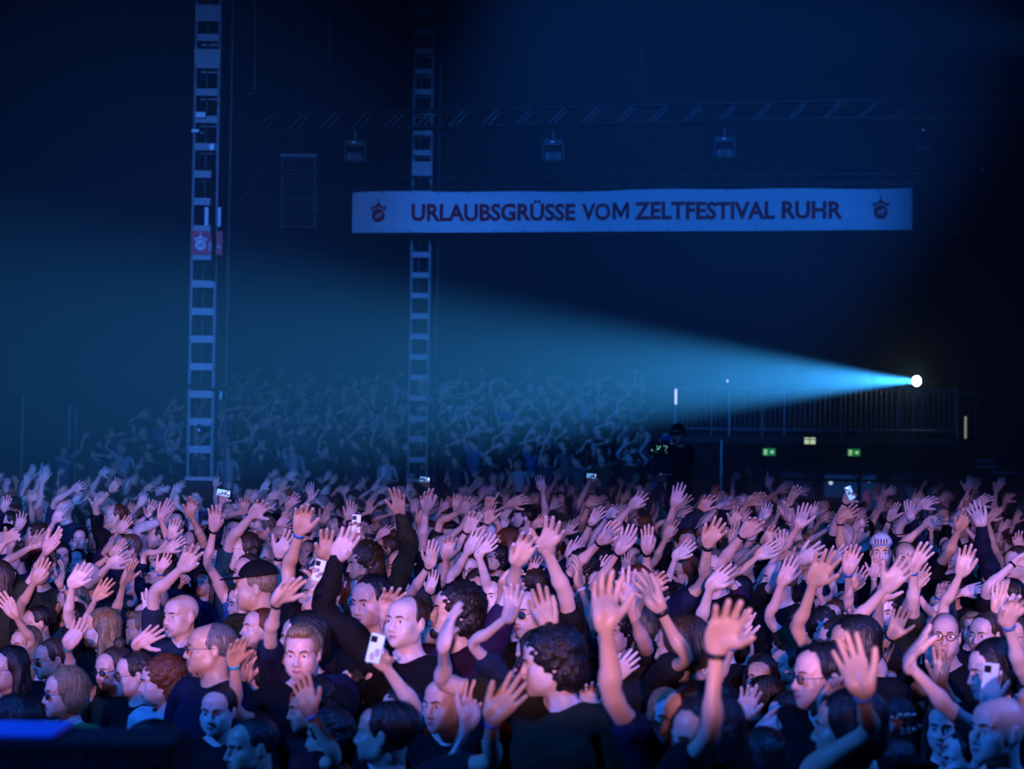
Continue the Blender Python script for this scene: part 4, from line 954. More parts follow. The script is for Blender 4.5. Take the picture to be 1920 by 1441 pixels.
# ---------------------------------------------------------------- who stands where: hands and faces read off the photograph
HANDS_TXT = """A 0 840 3.84
-35 150 -55 240 -60 330
25 170 5 240 -20 300
270 115 215 185 160 250
375 130 295 165 250 200
470 135 425 190 415 300
870 75 820 125 750 210
795 140 725 190 660 310
1035 105 990 150 965 230
995 190 945 250 910 330
885 215 800 300 740 350
1175 190 1130 245 1090 310
1325 225 1290 295 1280 350
1450 225 1440 275 1430 340
1540 265 1480 310 1430 370
625 250 530 295 470 330
480 270 420 330 400 400
300 310 220 380 200 470
85 365 60 450 110 530 L
585 320 525 400 480 480
480 380 410 490 350 600 R
715 325 690 430 740 540
850 390 785 470 760 540
920 345 880 415 830 470
1080 350 1000 400 950 430
990 435 890 540 800 690 R
1225 380 1160 510 1040 740
1400 340 1375 480 1430 660
1310 440 1260 580 1210 640 R band
1560 405 1540 580 1545 700 R band
1790 345 1740 460 1620 590
1755 595 1680 710 1640 760
470 600 330 740 220 830 e
575 640 490 730 470 800 c
165 450 130 580 110 680
195 570 50 660 -50 720 c
915 665 800 760 720 860 R
980 720 830 810 760 870 R
1325 640 1200 730 1080 790
1440 680 1310 860 1210 980
970 785 890 970 870 1040 e
1240 730 1150 880 1120 980
1050 790 980 890 950 960
640 810 520 990 470 1100 R
340 780 250 960 180 1070
430 770 400 960 600 1150 e
90 840 60 1000 40 1120
800 920 690 1080 620 1160 R
1390 880 1320 960 1300 1060 f
1690 730 1600 900 1460 1080 f band #a1
1780 790 1730 960 1720 1200 f #a2
1080 870 1030 960 1000 1060
B 450 840 3.84
280 155 225 210 170 270
420 155 340 215 300 260
510 155 470 205 450 270
640 270 590 325 520 410
785 265 750 335 760 420
1010 255 950 295 900 330
215 365 90 480 -40 600 R
435 320 350 410 300 480
480 380 430 600 410 840 R
360 460 280 570 260 650
655 405 590 530 600 690 L band
735 460 700 680 690 780 L
830 570 700 790 690 840 R long
380 560 240 600 120 730 b band
380 600 280 770 230 960 L watch
890 535 800 600 760 660
860 470 760 540 700 600
1130 290 1155 470 1160 690 L long
600 650 540 740 520 820
1115 540 1010 620 860 790 R
1090 480 1060 540 1040 640
1340 285 1340 440 1350 560
1400 330 1350 430 1320 520
1270 360 1240 460 1220 560
1350 410 1290 530 1260 620
1240 460 1210 550 1190 640
1310 560 1230 690 1240 860 R
1600 310 1550 420 1540 500 f
1530 370 1450 440 1370 510 c
1680 350 1590 450 1500 540
1830 300 1790 420 1840 580 i
1500 490 1430 600 1400 700
1520 570 1480 750 1460 850
1430 630 1390 810 1380 900 L
1750 570 1640 740 1560 1000 R #k7
1890 590 1720 780 1580 1000 R #k7b
1270 700 1180 850 1150 950
1360 780 1330 960 1340 1030 L
1000 690 960 780 940 860
C 900 840 3.84
420 190 450 300 445 470 L
335 355 215 400 150 440 b
215 400 170 510 160 590 band
860 330 780 410 750 610 f band
890 440 800 540 760 610
1005 400 920 490 880 560
1085 380 1030 480 1010 580 f watch
1215 285 1110 390 1040 450 R
1440 245 1400 400 1385 450 R
1500 330 1420 430 1370 540 R
1265 410 1235 480 1230 560
1665 325 1590 440 1460 560 long
1815 345 1720 420 1660 500 e
1700 395 1690 490 1690 600
1910 335 1850 400 1830 480
1860 400 1830 540 1840 620
480 470 390 560 350 640
545 490 480 730 600 1000 L
690 510 620 610 570 690 R
980 530 870 670 770 790 R band
1090 570 1000 740 950 850 R
870 560 840 650 820 740
1200 555 1200 740 1220 850 R watch
1400 510 1340 640 1320 770 R
1740 510 1640 690 1600 800 L watch
620 640 580 750 560 850
740 650 640 780 600 860
380 590 270 820 170 990 L
1540 660 1410 780 1400 870
1570 730 1470 830 1420 910
1870 540 1820 690 1790 800
1770 730 1690 860 1650 960
1820 820 1660 980 1600 1080 R
930 760 830 900 770 980 R
430 740 370 890 350 1030
700 770 720 990 740 1100 band e
1380 790 1230 960 1200 1080 R
300 830 160 980 110 1130 c
D 1350 840 3.368
325 130 310 240 340 320 i band
455 205 370 270 330 310
485 235 440 350 450 430 L band
560 240 500 285 460 330
265 260 180 340 120 440
175 285 110 350 80 420
310 350 260 450 240 520 band
75 305 0 370 -50 420
410 340 440 460 480 550 e band
550 350 500 480 480 560
610 330 585 430 590 510
700 290 660 370 640 450
855 365 760 460 740 600
970 295 930 350 910 420
1105 330 1075 440 1060 520 band
1190 340 1210 460 1260 560 L long
1350 300 1260 370 1230 420 R
1290 185 1275 260 1270 330 e
1400 210 1385 260 1380 330
1440 270 1390 330 1360 400
1580 180 1560 270 1550 330
1630 190 1605 260 1600 340
1780 185 1745 270 1730 330
1545 275 1515 370 1505 440 e
1700 290 1620 350 1560 400
1560 380 1510 510 1470 600
1610 355 1650 490 1690 560 long
1750 365 1690 460 1720 520
1890 390 1860 470 1840 540
1840 455 1770 520 1740 590
1240 250 1200 300 1190 370
1100 250 1030 300 1000 350
1420 430 1300 480 1250 530
240 410 150 540 70 730 R
360 480 280 590 200 680
110 460 80 590 60 690
370 590 240 680 80 800
540 590 450 720 400 800
690 580 550 670 480 760 b
680 630 590 850 560 950 R
870 610 810 780 770 900 L band
930 740 830 870 800 960
1300 590 1220 760 1210 850 L band
1320 720 1230 870 1200 960
1560 600 1520 790 1530 900 R
1180 700 1050 880 990 980 L
430 620 370 700 340 790
470 680 390 850 380 960 R
1000 670 970 810 960 900
900 370 880 460 860 540
1020 430 960 480 920 540
720 400 640 460 580 540
1480 290 1440 340 1420 400
1660 400 1640 470 1630 550
1840 270 1800 340 1790 400
1130 440 1090 520 1080 600 watch
E 0 1060 3.782
1060 150 1050 350 960 520 R S930,700
610 360 480 570 420 740 band R S400,950
0 210 110 360 260 500 R S520,720
1720 470 1660 690 1740 1180 band R S1790,1330
1775 590 1730 830 1720 950 e
1160 420 970 570 830 820 band R S1030,980
F 450 1060 3.782
440 -10 270 200 170 390 band R S330,620
715 20 660 240 740 500 band L S730,700
1120 140 1030 300 870 580 R #k2
1380 290 1270 360 1110 510 f band
1540 110 1440 500 1480 800 e S1500,900
1140 640 950 800 790 940 long R S700,1100
420 770 500 1040 780 1370 R S850,1500
1660 870 1610 1130 1600 1300 L #k4
G 900 1060 3.782
260 110 190 370 130 640 R S110,800
400 150 490 440 560 850 band red R S640,1130
890 90 890 430 930 980 R S1010,1330
1070 40 1060 290 1150 600 L S1180,720
1140 110 1270 300 1590 640 watch R S1700,800
1790 200 1680 590 1690 1150 band R S1640,1500
780 780 760 1040 780 1441 c band
1180 590 990 770 900 900 b
300 800 90 1090 -40 1400 band L S-100,1600
1500 110 1470 260 1420 400 L
1600 640 1510 880 1480 980 e
1880 310 1800 560 1740 700 e
1230 500 1240 700 1220 820 e
H 1350 1060 3.368
200 240 150 440 40 600 R band
260 70 220 210 330 480 c
640 0 620 170 690 420 L
910 20 830 150 790 260 R band
1080 40 1010 230 930 340 R
1300 20 1240 170 1270 330 L watch
1430 50 1385 190 1385 400 f band
1690 120 1540 170 1400 210 b
1770 90 1740 280 1720 400 R
1850 140 1810 340 1690 800 band L S1670,950
820 250 880 450 900 560 L band
980 260 980 440 970 560
1190 210 1110 410 1080 520 R band
540 370 450 510 390 700 c
800 470 900 800 920 1080 band R S900,1300
1070 460 990 640 960 760 R
1220 360 1170 610 1290 1080 e S1320,1250
1400 490 1400 730 1500 900 L
760 660 680 900 610 1040 R #m1
220 740 130 960 70 1180 R band
450 950 250 1060 180 1160 b
740 400 640 530 560 620 b
1130 880 1100 1060 1090 1180 R
P 0 0 1
698 957 688 978 660 1010 R c p0 d14.2
710 1222 722 1248 770 1300 R c p1 d8.2
604 1078 600 1098 590 1140 L c p2 d10.8
425 917 420 932 410 960 R c p3 d20
1108 891 1105 904 1095 930 R c p4 d24
796 893 800 907 810 930 L c p5 d27
1592 922 1586 940 1575 970 R c p6 d15.8
1862 1292 1850 1320 1830 1380 R c p7 d7.9"""
FACES_TXT = """E 1450 400 1390 745 75 m receding 3 glasses navy | -
E 520 745 430 1075 60 f bob 2 glasses green | -
E 1290 720 1220 955 70 f curly 4 - white | -
E 1560 835 1550 1205 12 f ponytail 0 - black | -
E 70 600 60 870 40 f long 0 glasses black | -
E 1060 630 1010 900 70 m short 0 glasses black | -
E 920 255 920 480 10 m short 0 glasses black | -
E 1830 1095 1800 1480 60 m crop 0 - purple | -
F 500 425 440 775 8 f quiff 2 - black | -
F 980 105 920 410 35 m short 0 - black | k2
F 745 110 740 300 10 m short 0 beard black | -
F 1570 770 1480 1160 40 m bald 0 - black | k4
F 1880 600 1790 870 80 m crop 1 - navy | -
F 1570 475 1540 745 55 f bob 2 - blue | -
F 1770 85 1730 325 25 m crop 0 - blue | k7 k7b
F 1150 930 1080 1115 65 m curly 0 - black | -
F 1120 1105 1010 1480 40 m short 0 - purple | -
F 1400 330 1370 560 50 f long 0 - black | -
B 175 695 165 915 5 m bald 0 glasses black | -
B 1060 730 1040 960 10 m receding 0 - grey | -
B 545 740 530 930 20 m short 0 - black | -
B 100 565 95 720 10 m short 0 - black | -
B 1520 790 1515 930 10 m bald 0 glasses black | -
B 1600 540 1590 650 20 f long 0 - black | -
A 1540 715 1490 905 25 m short 0 - black | a1 a2
A 810 460 790 590 60 m short 0 - black | -
A 660 480 655 605 10 f bob 1 glasses black | -
A 1830 565 1825 700 0 m short 1 - black | -
A 600 580 590 740 0 f ponytail 0 - black | -
A 530 740 500 880 10 m short 0 - teal | -
G 340 330 320 600 5 m crop 1 roundglasses red | -
G 1330 905 1310 1240 0 f bob 2 glasses black | -
G 690 145 660 340 10 f long 0 - black | -
G 1590 10 1570 200 10 m cap 0 glasses black | -
G 1190 720 1170 1000 20 f long 0 - black | -
G 1280 1170 1290 1500 160 m short 0 - black | -
H 690 535 590 905 70 m short 0 glasses black | m1
H 560 520 530 760 60 m short 0 glasses black | -
H 1620 295 1580 505 10 f quiff 2 - black | -
H 1890 325 1870 570 35 m short 1 glasses black | -
H 1885 585 1870 860 30 f bob 0 glasses black | -
H 1850 850 1730 1240 65 m bald 0 - black | -
H 1450 890 1430 1120 20 f long 0 - black | -
H 215 630 190 800 20 f long 0 - black | -
H 1690 5 1680 155 5 m short 0 - black | -
H 1315 305 1300 585 15 m receding 1 glasses black | -
H 440 1050 420 1400 150 f bob 0 - black | -
H 1150 1060 1140 1400 160 m short 0 - black | -
H 1770 1080 1740 1400 80 m short 0 - black | -
H 520 210 500 380 20 f bob 0 - black | -
D 930 465 880 600 60 m short 0 glasses black | -
D 1030 570 1010 750 10 m whitecap 0 - black | -
D 1440 585 1445 750 15 m receding 0 - black | -
D 1610 560 1605 680 20 f bob 0 - black | -
D 1660 640 1650 790 15 m short 1 glasses black | -
D 1690 740 1680 890 0 m short 0 - black | -
D 415 520 405 640 0 m receding 1 - black | -
D 525 520 520 640 0 m short 0 - black | -
D 720 600 710 730 40 m short 0 - black | -
C 1090 690 1080 870 10 f long 0 - black | -
C 1500 560 1490 720 15 m receding 0 - black | -
C 290 510 290 650 0 m short 1 glasses black | -"""
TILES = dict(A=(0, 840, 3.84), B=(450, 840, 3.84), C=(900, 840, 3.84), D=(1350, 840, 3.368), E=(0, 1060, 3.782), F=(450, 1060, 3.782), G=(900, 1060, 3.782), H=(1350, 1060, 3.368), P=(0, 0, 1.0))
hands = []; cur = None
for ln in HANDS_TXT.strip().split('\n'):
    q = ln.split()
    if q[0] in TILES: cur = TILES[q[0]]; continue
    v = [float(t) for t in q[:6]]; fl = q[6:]
    fl = ['S%f,%f' % tuple(c_ + float(u_) / cur[2] for c_, u_ in zip(cur, t[1:].split(','))) if t[0] == 'S' else t for t in fl]
    pts = [(cur[0] + v[2 * k] / cur[2], cur[1] + v[2 * k + 1] / cur[2]) for k in range(3)]
    hands.append(dict(tip=pts[0], wrist=pts[1], arm=pts[2], fl=[t for t in fl if t[0] != '#'], tag=next((t[1:] for t in fl if t[0] == '#'), None)))
people = []
L1, L2 = XE - XS, XW - XE
def hand_shape(fl, r):
    if 'f' in fl: return [1.25 + .1 * r.random() for _ in range(4)] + [.7], [-.03, 0, .03, .07, -.2]
    if 'i' in fl: return [.05, 1.3, 1.35, 1.35, .7], [0, 0, .03, .07, -.3]
    if 'c' in fl: return [.45, .5, .55, .6, .4], [-.05, 0, .03, .08, -.1]
    c = .04 + .28 * r.random() ** 1.5; sp = r.uniform(-.06, .05)
    return [c * r.uniform(.6, 1.3), c * r.uniform(.7, 1.1), c * r.uniform(.7, 1.2), c * r.uniform(.8, 1.4), r.uniform(0, .4)], [sp, sp * .2, -sp * .6, -sp * 1.3, r.uniform(-.45, .05)]
def hand_dir(hd, d, r, s, h):
    """finger direction and palm normal from the picture of the hand"""
    dx, dy = hd['tip'][0] - hd['wrist'][0], hd['tip'][1] - hd['wrist'][1]
    ln = math.hypot(dx, dy) / (FPX / d * .185 * h)
    k = min(1.0, max(.75, ln)); u = math.hypot(dx, dy)
    fy = -math.sqrt(max(0, 1 - k * k)) * (1 if r.random() < .8 else -1) - .08
    F = nrm(V(dx / u * k, fy, -dy / u * k))
    fl = hd['fl']
    N = V(r.gauss(-.10, .28), -1, r.gauss(-.1, .15))
    if 'e' in fl: N = V(-s * .9, -.45, 0) if r.random() < .7 else V(-s * .9, .35, 0)
    if 'b' in fl: N = V(r.gauss(0, .3), 1, -.4)
    return F, N
def side_of(hd, r):
    fl = hd['fl']; s = -1 if r.random() < .66 else 1
    if 'R' in fl: s = -1
    if 'L' in fl: s = 1
    if 'b' in fl: s = -s
    return s
def arm_down(h, R0, pos, s, r):
    Sj = shoulder(h, R0, pos, s, .0)[2]
    E = Sj + R0 @ (V(s * .07, .03, -.275) * h); W = E + nrm(R0 @ V(-s * .25, -.75, -.6 + r.uniform(0, .5))) * L2 * h
    return dict(E=E, W=W, F=W - E, N=R0 @ V(-s, 0, -.3), curl=[.4] * 5, spread=[0] * 5, up=False)
def base_of(h, yaw, s, Sj, ra):
    """where the feet stand when the raised shoulder joint is at Sj"""
    R0 = rot(V(0, 0, 1), yaw); q = shoulder(h, R0, V(0, 0, 0), s, ra)[2]
    return Sj - q
def free_person(hd, r):
    s = side_of(hd, r); x, y = hd['wrist']; ln = math.hypot(hd['tip'][0] - x, hd['tip'][1] - y)
    d = FPX * .178 / max(ln, 12)
    for t in hd['fl']:
        if t[0] == 'd' and t[1:2].isdigit(): d = float(t[1:])
    zlim = (1.42, 2.10); sh_ = next((tuple(float(u) for u in t[1:].split(',')) for t in hd['fl'] if t[0] == 'S'), None)
    if sh_:
        df = FPX * (L2 - .01) / math.hypot(hd['arm'][0] - x, hd['arm'][1] - y)
        if df < d: d = math.sqrt(d * df)
    for _ in range(60):
        z = at(x, y, d)[2]
        if z > zlim[1]: d *= 1.02
        elif z < zlim[0]: d *= .98
        else: break
    W = at(x, y, d); h = float(np.clip(r.gauss(1.0, .05), .9, 1.09))
    ax, ay = hd['arm'][0] - x, hd['arm'][1] - y; n = math.hypot(ax, ay) or 1; k = r.uniform(.75, .97)
    E = W + nrm(V(ax / n * k, math.sqrt(1 - k * k), -ay / n * k)) * L2 * h
    h = float(np.clip(E[2] / (1.462 + .255) * r.uniform(.98, 1.05), .87, 1.08)); E = W + nrm(E - W) * L2 * h
    for _ in range(8):                                   # a body height whose shoulder the elbow can reach
        zs = 1.462 * h; dz = E[2] - zs
        if dz > .27 * h: h = min(1.1, h * 1.03)
        elif dz < -.12: h = max(.86, h * .97)
    if sh_:
        s_ = FPX / d
        def step(P0, a_, b_, L):
            vx, vz = (b_[0] - a_[0]) / s_, -(b_[1] - a_[1]) / s_; n2 = math.hypot(vx, vz); k_ = min(1.0, .97 * L / max(n2, 1e-6)); return P0 + V(vx * k_, math.sqrt(max(L * L - (n2 * k_) ** 2, 0)), vz * k_)
        E = step(W, (x, y), hd['arm'], L2); S1 = step(E, hd['arm'], sh_, L1); h = float(np.clip(S1[2] / 1.47, .86, 1.1))
    zs = 1.462 * h; dz = float(np.clip(E[2] - zs, -.24 * h, .275 * h)); hor = math.sqrt(max((L1 * h) ** 2 - dz * dz, 0))
    lat = np.clip(ax / n * 1.2 + r.gauss(0, .25), -.9, .9); dirh = nrm(V(lat, 1.0, 0))
    Sj = E + dirh * hor; Sj[2] = E[2] - dz
    if sh_: Sj = S1
    yaw = math.radians(r.gauss(-8, 14)); ra = .42
    pos = base_of(h, yaw, s, Sj, ra); f = pos[2]         # lift or lower the whole arm so the feet meet the floor
    pos[2] = 0; W = W - V(0, 0, f); E = E - V(0, 0, f)
    if abs(f) > 1e-4:                                    # keep the hand on its line of sight: move along depth
        dd = d * (CAMZ - W[2]) / max(CAMZ - (W[2] + f), .05); dd = float(np.clip(dd, d * .8, d * 1.25)); q = at(x, y, dd); sh = V(q[0] - W[0], dd - W[1], 0)
        W = W + sh; E = E + sh; pos = pos + sh
    F, N = hand_dir(hd, d, r, s, h); c, sp = hand_shape(hd['fl'], r); hd['d'] = W[1]
    p = dict(h=h, yaw=yaw, pos=pos, arms={s: dict(E=E, W=W, F=F, N=N, curl=c, spread=sp, up=True, fl=hd['fl'], **{'raise': ra})}, head=None, fl=hd['fl'], src='hand')
    return p
used = set()
for ln in FACES_TXT.strip().split('\n'):
    a, b = ln.split('|'); q = a.split(); t = TILES[q[0]]
    x0, y0, x1, y1 = [float(v) for v in q[1:5]]
    tx_, ty_, cx_, cy_ = t[0] + x0 / t[2], t[1] + y0 / t[2], t[0] + x1 / t[2], t[1] + y1 / t[2]
    hp = math.hypot(tx_ - cx_, ty_ - cy_); yaw = float(q[5]); r = random.Random(ln)
    d = FPX * .232 / hp; mx, my = (tx_ + cx_) / 2, (ty_ + cy_) / 2
    for _ in range(60):
        hh = at(mx, my, d)[2] / 1.64
        if hh > 1.10: d *= 1.01
        elif hh < .88: d *= .99
        else: break
    c = at(mx, my, d); h = float(np.clip(c[2] / 1.64, .84, 1.12))
    Rh = rot(V(0, 0, 1), math.radians(-yaw)) @ rot(V(1, 0, 0), math.radians(r.uniform(-2, 8)))
    p = dict(h=h, yaw=math.radians(-yaw * .45), pos=V(c[0], c[1] + .02, 0), head=Rh, arms={}, fl=[], src='face', fem=q[6] == 'f', hair=q[7], hcol=int(q[8]), acc=q[9], cloth=q[10])
    R0 = rot(V(0, 0, 1), p['yaw'])
    for tg in b.split():
        hd = next((k for k in hands if k['tag'] == tg), None)
        if hd is None: continue
        used.add(tg); s = side_of(hd, r)
        if s in p['arms']: s = -s
        Sj = shoulder(h, R0, p['pos'], s, .4)[2]; best = None
        for dd in np.linspace(Sj[1] - .5, Sj[1] + .15, 27):
            Wc = at(*hd['wrist'], dd); e = max(0, np.linalg.norm(Wc - Sj) - .97 * (L1 + L2) * h) * 10 + abs(dd - (Sj[1] - .2))
            if best is None or e < best[0]: best = (e, Wc)
        E, W = two_bone(Sj, best[1], at(*hd['arm'], Sj[1] - .1), L1 * h, L2 * h)
        F, N = hand_dir(hd, W[1], r, s, h); cu, sp = hand_shape(hd['fl'], r); hd['d'] = W[1]
        p['arms'][s] = dict(E=E, W=W, F=F, N=N, curl=cu, spread=sp, up=True, fl=hd['fl'], **{'raise': .4}); p['fl'] += hd['fl']
    people.append(p)
for i, hd in enumerate(hands):
    if hd['tag'] in used: continue
    people.append(free_person(hd, random.Random(i * 7 + 3)))
print('placed from the photograph', len(people))
KEEP = []                                                # what the photograph shows must not end up behind an invented head
for hd in hands:
    for a_, b_ in ((hd['tip'], hd['wrist']), (hd['wrist'], hd['arm'])):
        for t_ in (0, .35, .7): KEEP.append((a_[0] + (b_[0] - a_[0]) * t_, a_[1] + (b_[1] - a_[1]) * t_, hd['d']))
for p in people:
    if p['src'] == 'face':
        for dz_ in (-.08, 0, .08): KEEP.append((*pixel(p['pos'] + V(0, 0, 1.64 * p['h'] + dz_)), p['pos'][1]))
KEEP = np.array(KEEP)
def hides(x, d, h):
    c = pixel((x, d, 1.62 * h)); s_ = FPX / d
    return bool(np.any((np.abs(KEEP[:, 0] - c[0]) < .13 * s_) & (np.abs(KEEP[:, 1] - c[1]) < .16 * s_) & (KEEP[:, 2] > d)))
def hidden(x, d, h):
    c = pixel((x, d, 1.64 * h)); s_ = FPX / d
    return int(np.sum((np.abs(KEEP[:, 0] - c[0]) < .12 * s_) & (np.abs(KEEP[:, 1] - c[1]) < .15 * s_) & (KEEP[:, 2] > d + .05)))
for p in people:                                         # a raised hand's owner stands where the head leaves the faces and hands behind in view
    if p['src'] != 'hand' or p['pos'][1] > 12: continue
    s, a = next(iter(p['arms'].items())); R0 = rot(V(0, 0, 1), p['yaw']); best = None
    for hk in (1.0, .96, .92, .88):
        h = max(.86, p['h'] * hk)
        for dx in (0, -.12, .12, -.24, .24, -.36, .36):
            for dy in (0, .12, .24, -.1):
                ps = p['pos'] + V(dx, dy, 0); Sj = shoulder(h, R0, ps, s, a['raise'])[2]; rr = np.linalg.norm(a['W'] - Sj) / ((L1 + L2) * h)
                if rr > .985 or rr < .45: continue
                En = two_bone(Sj, a['W'], a['E'] + V(s * .05, 0, -.03), L1 * h, L2 * h)[0]
                c = hidden(ps[0], ps[1], h) + (14 if any(t[0] == 'S' for t in p['fl']) else 4) * np.linalg.norm((En - a['E'])[[0, 2]]) + 1.5 * (abs(dx) + abs(dy)) + 4 * (1 - hk)
                if best is None or c < best[0]: best = (c, ps, h)
    if best: p['pos'], p['h'] = best[1], best[2]
# nobody stands inside somebody else: push bodies apart, hands stay where they are
XY = np.array([p['pos'][:2] for p in people]); X0 = XY.copy(); lim = np.array([.10 if p['src'] == 'face' else .12 if p['pos'][1] < 10 else .34 for p in people])
for _ in range(90):
    dxy = XY[:, None] - XY[None]; q_ = np.sqrt((dxy[..., 0] / .47) ** 2 + (dxy[..., 1] / .36) ** 2) + 1e-6; np.fill_diagonal(q_, 9)
    f_ = np.clip(1 - q_, 0, 1)[..., None] * dxy / (np.linalg.norm(dxy, axis=-1, keepdims=True) + 1e-4) * .11
    XY = XY + f_.sum(1); dd_ = XY - X0; n_ = np.linalg.norm(dd_, axis=1, keepdims=True); XY = X0 + dd_ * np.minimum(1, lim[:, None] / np.maximum(n_, 1e-6))
for p, xy in zip(people, XY):
    mv = V(xy[0] - p['pos'][0], xy[1] - p['pos'][1], 0); p['pos'] = p['pos'] + mv; R0 = rot(V(0, 0, 1), p['yaw'])
    for s, a in p['arms'].items():
        Sj = shoulder(p['h'], R0, p['pos'], s, a['raise'])[2]; a['E'], a['W'] = two_bone(Sj, a['W'], a['E'] + V(s * .05, 0, -.03), L1 * p['h'], L2 * p['h'])
# the others, between those: arms up and swaying to the right as everybody's
pos_ = [tuple(p['pos'][:2]) for p in people]
def near(x, y, m): return any((x - a) ** 2 + ((y - b) * .8) ** 2 < m * m for a, b in pos_)
fill = random.Random(5)
tries = 0
while tries < 12000 and len(people) < 640:
    tries += 1
    d = math.sqrt(fill.uniform(6.6 ** 2, 35.5 ** 2)); x = fill.uniform(-.30, .30) * d
    if near(x, d, .40 if d < 18 else .46): continue
    if d > 25 and abs(x - op_head[0]) < 1.3 and d < 27.2: continue
    if abs(x - mlb[0]) < .7 and abs(d - D1) < .8: continue
    pxl = pixel((x, d, 1.6))
    if d > 31 and pxl[0] > 1250: continue
    h = float(np.clip(fill.gauss(.98, .05), .87, 1.08)) if d > 11 else fill.uniform(.86, .94)
    if d < 17 and hides(x, d, h): continue
    p = dict(h=h, yaw=math.radians(fill.gauss(-10, 14)), pos=V(x, d, 0), head=None, arms={}, fl=[], src='fill')
    R0 = rot(V(0, 0, 1), p['yaw'])
    up = fill.random() < (.5 if d > 20 else .75 if d > 13 else .5 if d > 9.5 else 0)

    if up:
        for s in ([-1] if fill.random() < .6 else [1] if fill.random() < .6 else [-1, 1]):
            Sj = shoulder(h, R0, p['pos'], s, .4)[2]; tilt = fill.gauss(.30, .28)
            W = Sj + V(math.sin(tilt), -fill.uniform(.25, .6), math.cos(tilt)) * fill.uniform(.34, .50) * h
            E, W = two_bone(Sj, W, Sj + V(s * .5, -.35, .0), L1 * h, L2 * h); fl = fill.choice([[], [], [], [], ['c'], ['e'], ['band'], ['long']])
            t2 = tilt + fill.gauss(.15, .25); F = V(math.sin(t2), fill.uniform(-.45, .0), math.cos(t2)); cu, sp = hand_shape(fl, fill)
            p['arms'][s] = dict(E=E, W=W, F=F, N=V(fill.gauss(-.1, .35), -1, -.1), curl=cu, spread=sp, up=True, fl=fl, **{'raise': .4}); p['fl'] = p['fl'] + fl
    people.append(p); pos_.append((x, d))
floor_n = len(people)
# grandstand crowd
gr_ = random.Random(8); stand = []
for k, (y, z, xl, xr) in enumerate(STEPS):
    x = xl + .3 + .25 * (k % 2)
    while x < xr - .2:
        h = float(np.clip(gr_.gauss(.98, .05), .88, 1.08)); pos = V(x + gr_.uniform(-.08, .08), y + gr_.uniform(-.15, .15), z); yaw = math.radians(gr_.gauss(-5, 15)); R0 = rot(V(0, 0, 1), yaw)
        p = dict(h=h, yaw=yaw, pos=pos, head=None, arms={}, fl=[], src='stand')
        for s in (1, -1):
            if gr_.random() < (.62 if s < 0 else .35):
                Sj = shoulder(h, R0, pos, s, .4)[2]; tilt = gr_.gauss(.55, .35)
                E, W = two_bone(Sj, Sj + V(math.sin(tilt), -gr_.uniform(0, .5), math.cos(tilt)) * gr_.uniform(.4, .53) * h, Sj + V(s * .5, -.3, .1), L1 * h, L2 * h); cu, sp = hand_shape([], gr_)
                p['arms'][s] = dict(E=E, W=W, F=V(math.sin(tilt + .2), -.2, math.cos(tilt + .2)), N=V(0, -1, -.1), curl=cu, spread=sp, up=True, fl=[], **{'raise': .4})
        stand.append(p); x += gr_.uniform(.52, .75)

# ---------------------------------------------------------------- give each a look
look = random.Random(21)
HM_, HF_ = ('short', 'short', 'crop', 'quiff', 'receding', 'receding', 'bald', 'short', 'curly', 'crop', 'short', 'cap'), ('bob', 'long', 'ponytail', 'bun', 'wavy', 'long')
for p in people + stand:
    p['d'] = float(p['pos'][1])
    if 'fem' not in p:
        p['fem'] = look.random() < .48 and p['h'] < 1.04; p['hair'] = look.choice(HF_ if p['fem'] else HM_); p['hcol'] = look.choice((0, 0, 0, 1, 1, 2, 3, 4) if look.random() < .6 else (0, 1))
        p['acc'] = look.choice(('-', '-', '-', 'glasses')) if look.random() < .9 else ('beard' if not p['fem'] else '-')
        p['cloth'] = look.choice(('black', 'black', 'black', 'black', 'charcoal', 'navy', 'navy', 'charcoal', 'black', 'purple', 'teal', 'denim', 'olive')) if look.random() < .95 else look.choice(('grey', 'blue', 'white', 'red'))
        if p['src'] == 'stand': p['cloth'] = look.choice(('black', 'black', 'charcoal', 'navy', 'denim', 'grey', 'blue', 'teal', 'olive', 'white'))
    if 'red' in p['fl']: p['cloth'] = 'red'
    p['sleeve'] = 'long' if 'long' in p['fl'] or 'red' in p['fl'] else 'short' if p['cloth'] != 'blue' or not p['arms'] else 'tank'
    if p['sleeve'] == 'short' and p['fem'] and look.random() < .2: p['sleeve'] = 'tank'
    if p['sleeve'] == 'short' and not p['arms'] and look.random() < .3: p['sleeve'] = 'long'
    p['skin'] = look.choice((0, 0, 1, 1, 2, 2, 3, 4))
    p['hsc'] = (look.uniform(.94, 1.05), look.uniform(.96, 1.04), look.uniform(.97, 1.05))
    if p['head'] is None and p['d'] < 9.2:
        p['hair'] = look.choice(('short', 'bob', 'long', 'short', 'curly', 'bob')); p['fem'] = p['hair'] in ('bob', 'long'); p['hcol'] = look.choice((0, 0, 1)); p['acc'] = '-'
        p['head'] = rot(V(0, 0, 1), math.radians(look.uniform(-115, -55))) @ rot(V(1, 0, 0), math.radians(look.uniform(0, 12)))
    if p['head'] is None: p['head'] = rot(V(0, 0, 1), p['yaw'] + math.radians(float(np.clip(look.gauss(-38, 24), -75, 30)))) @ rot(V(1, 0, 0), math.radians(look.uniform(-4, 12)))
    R0 = rot(V(0, 0, 1), p['yaw'])
    for s in (1, -1):
        if s not in p['arms']: p['arms'][s] = arm_down(p['h'], R0, p['pos'], s, look)
    p['M'] = pose(p['h'], p['yaw'], p['pos'], p['head'], p['arms'], hsc=p['hsc'])

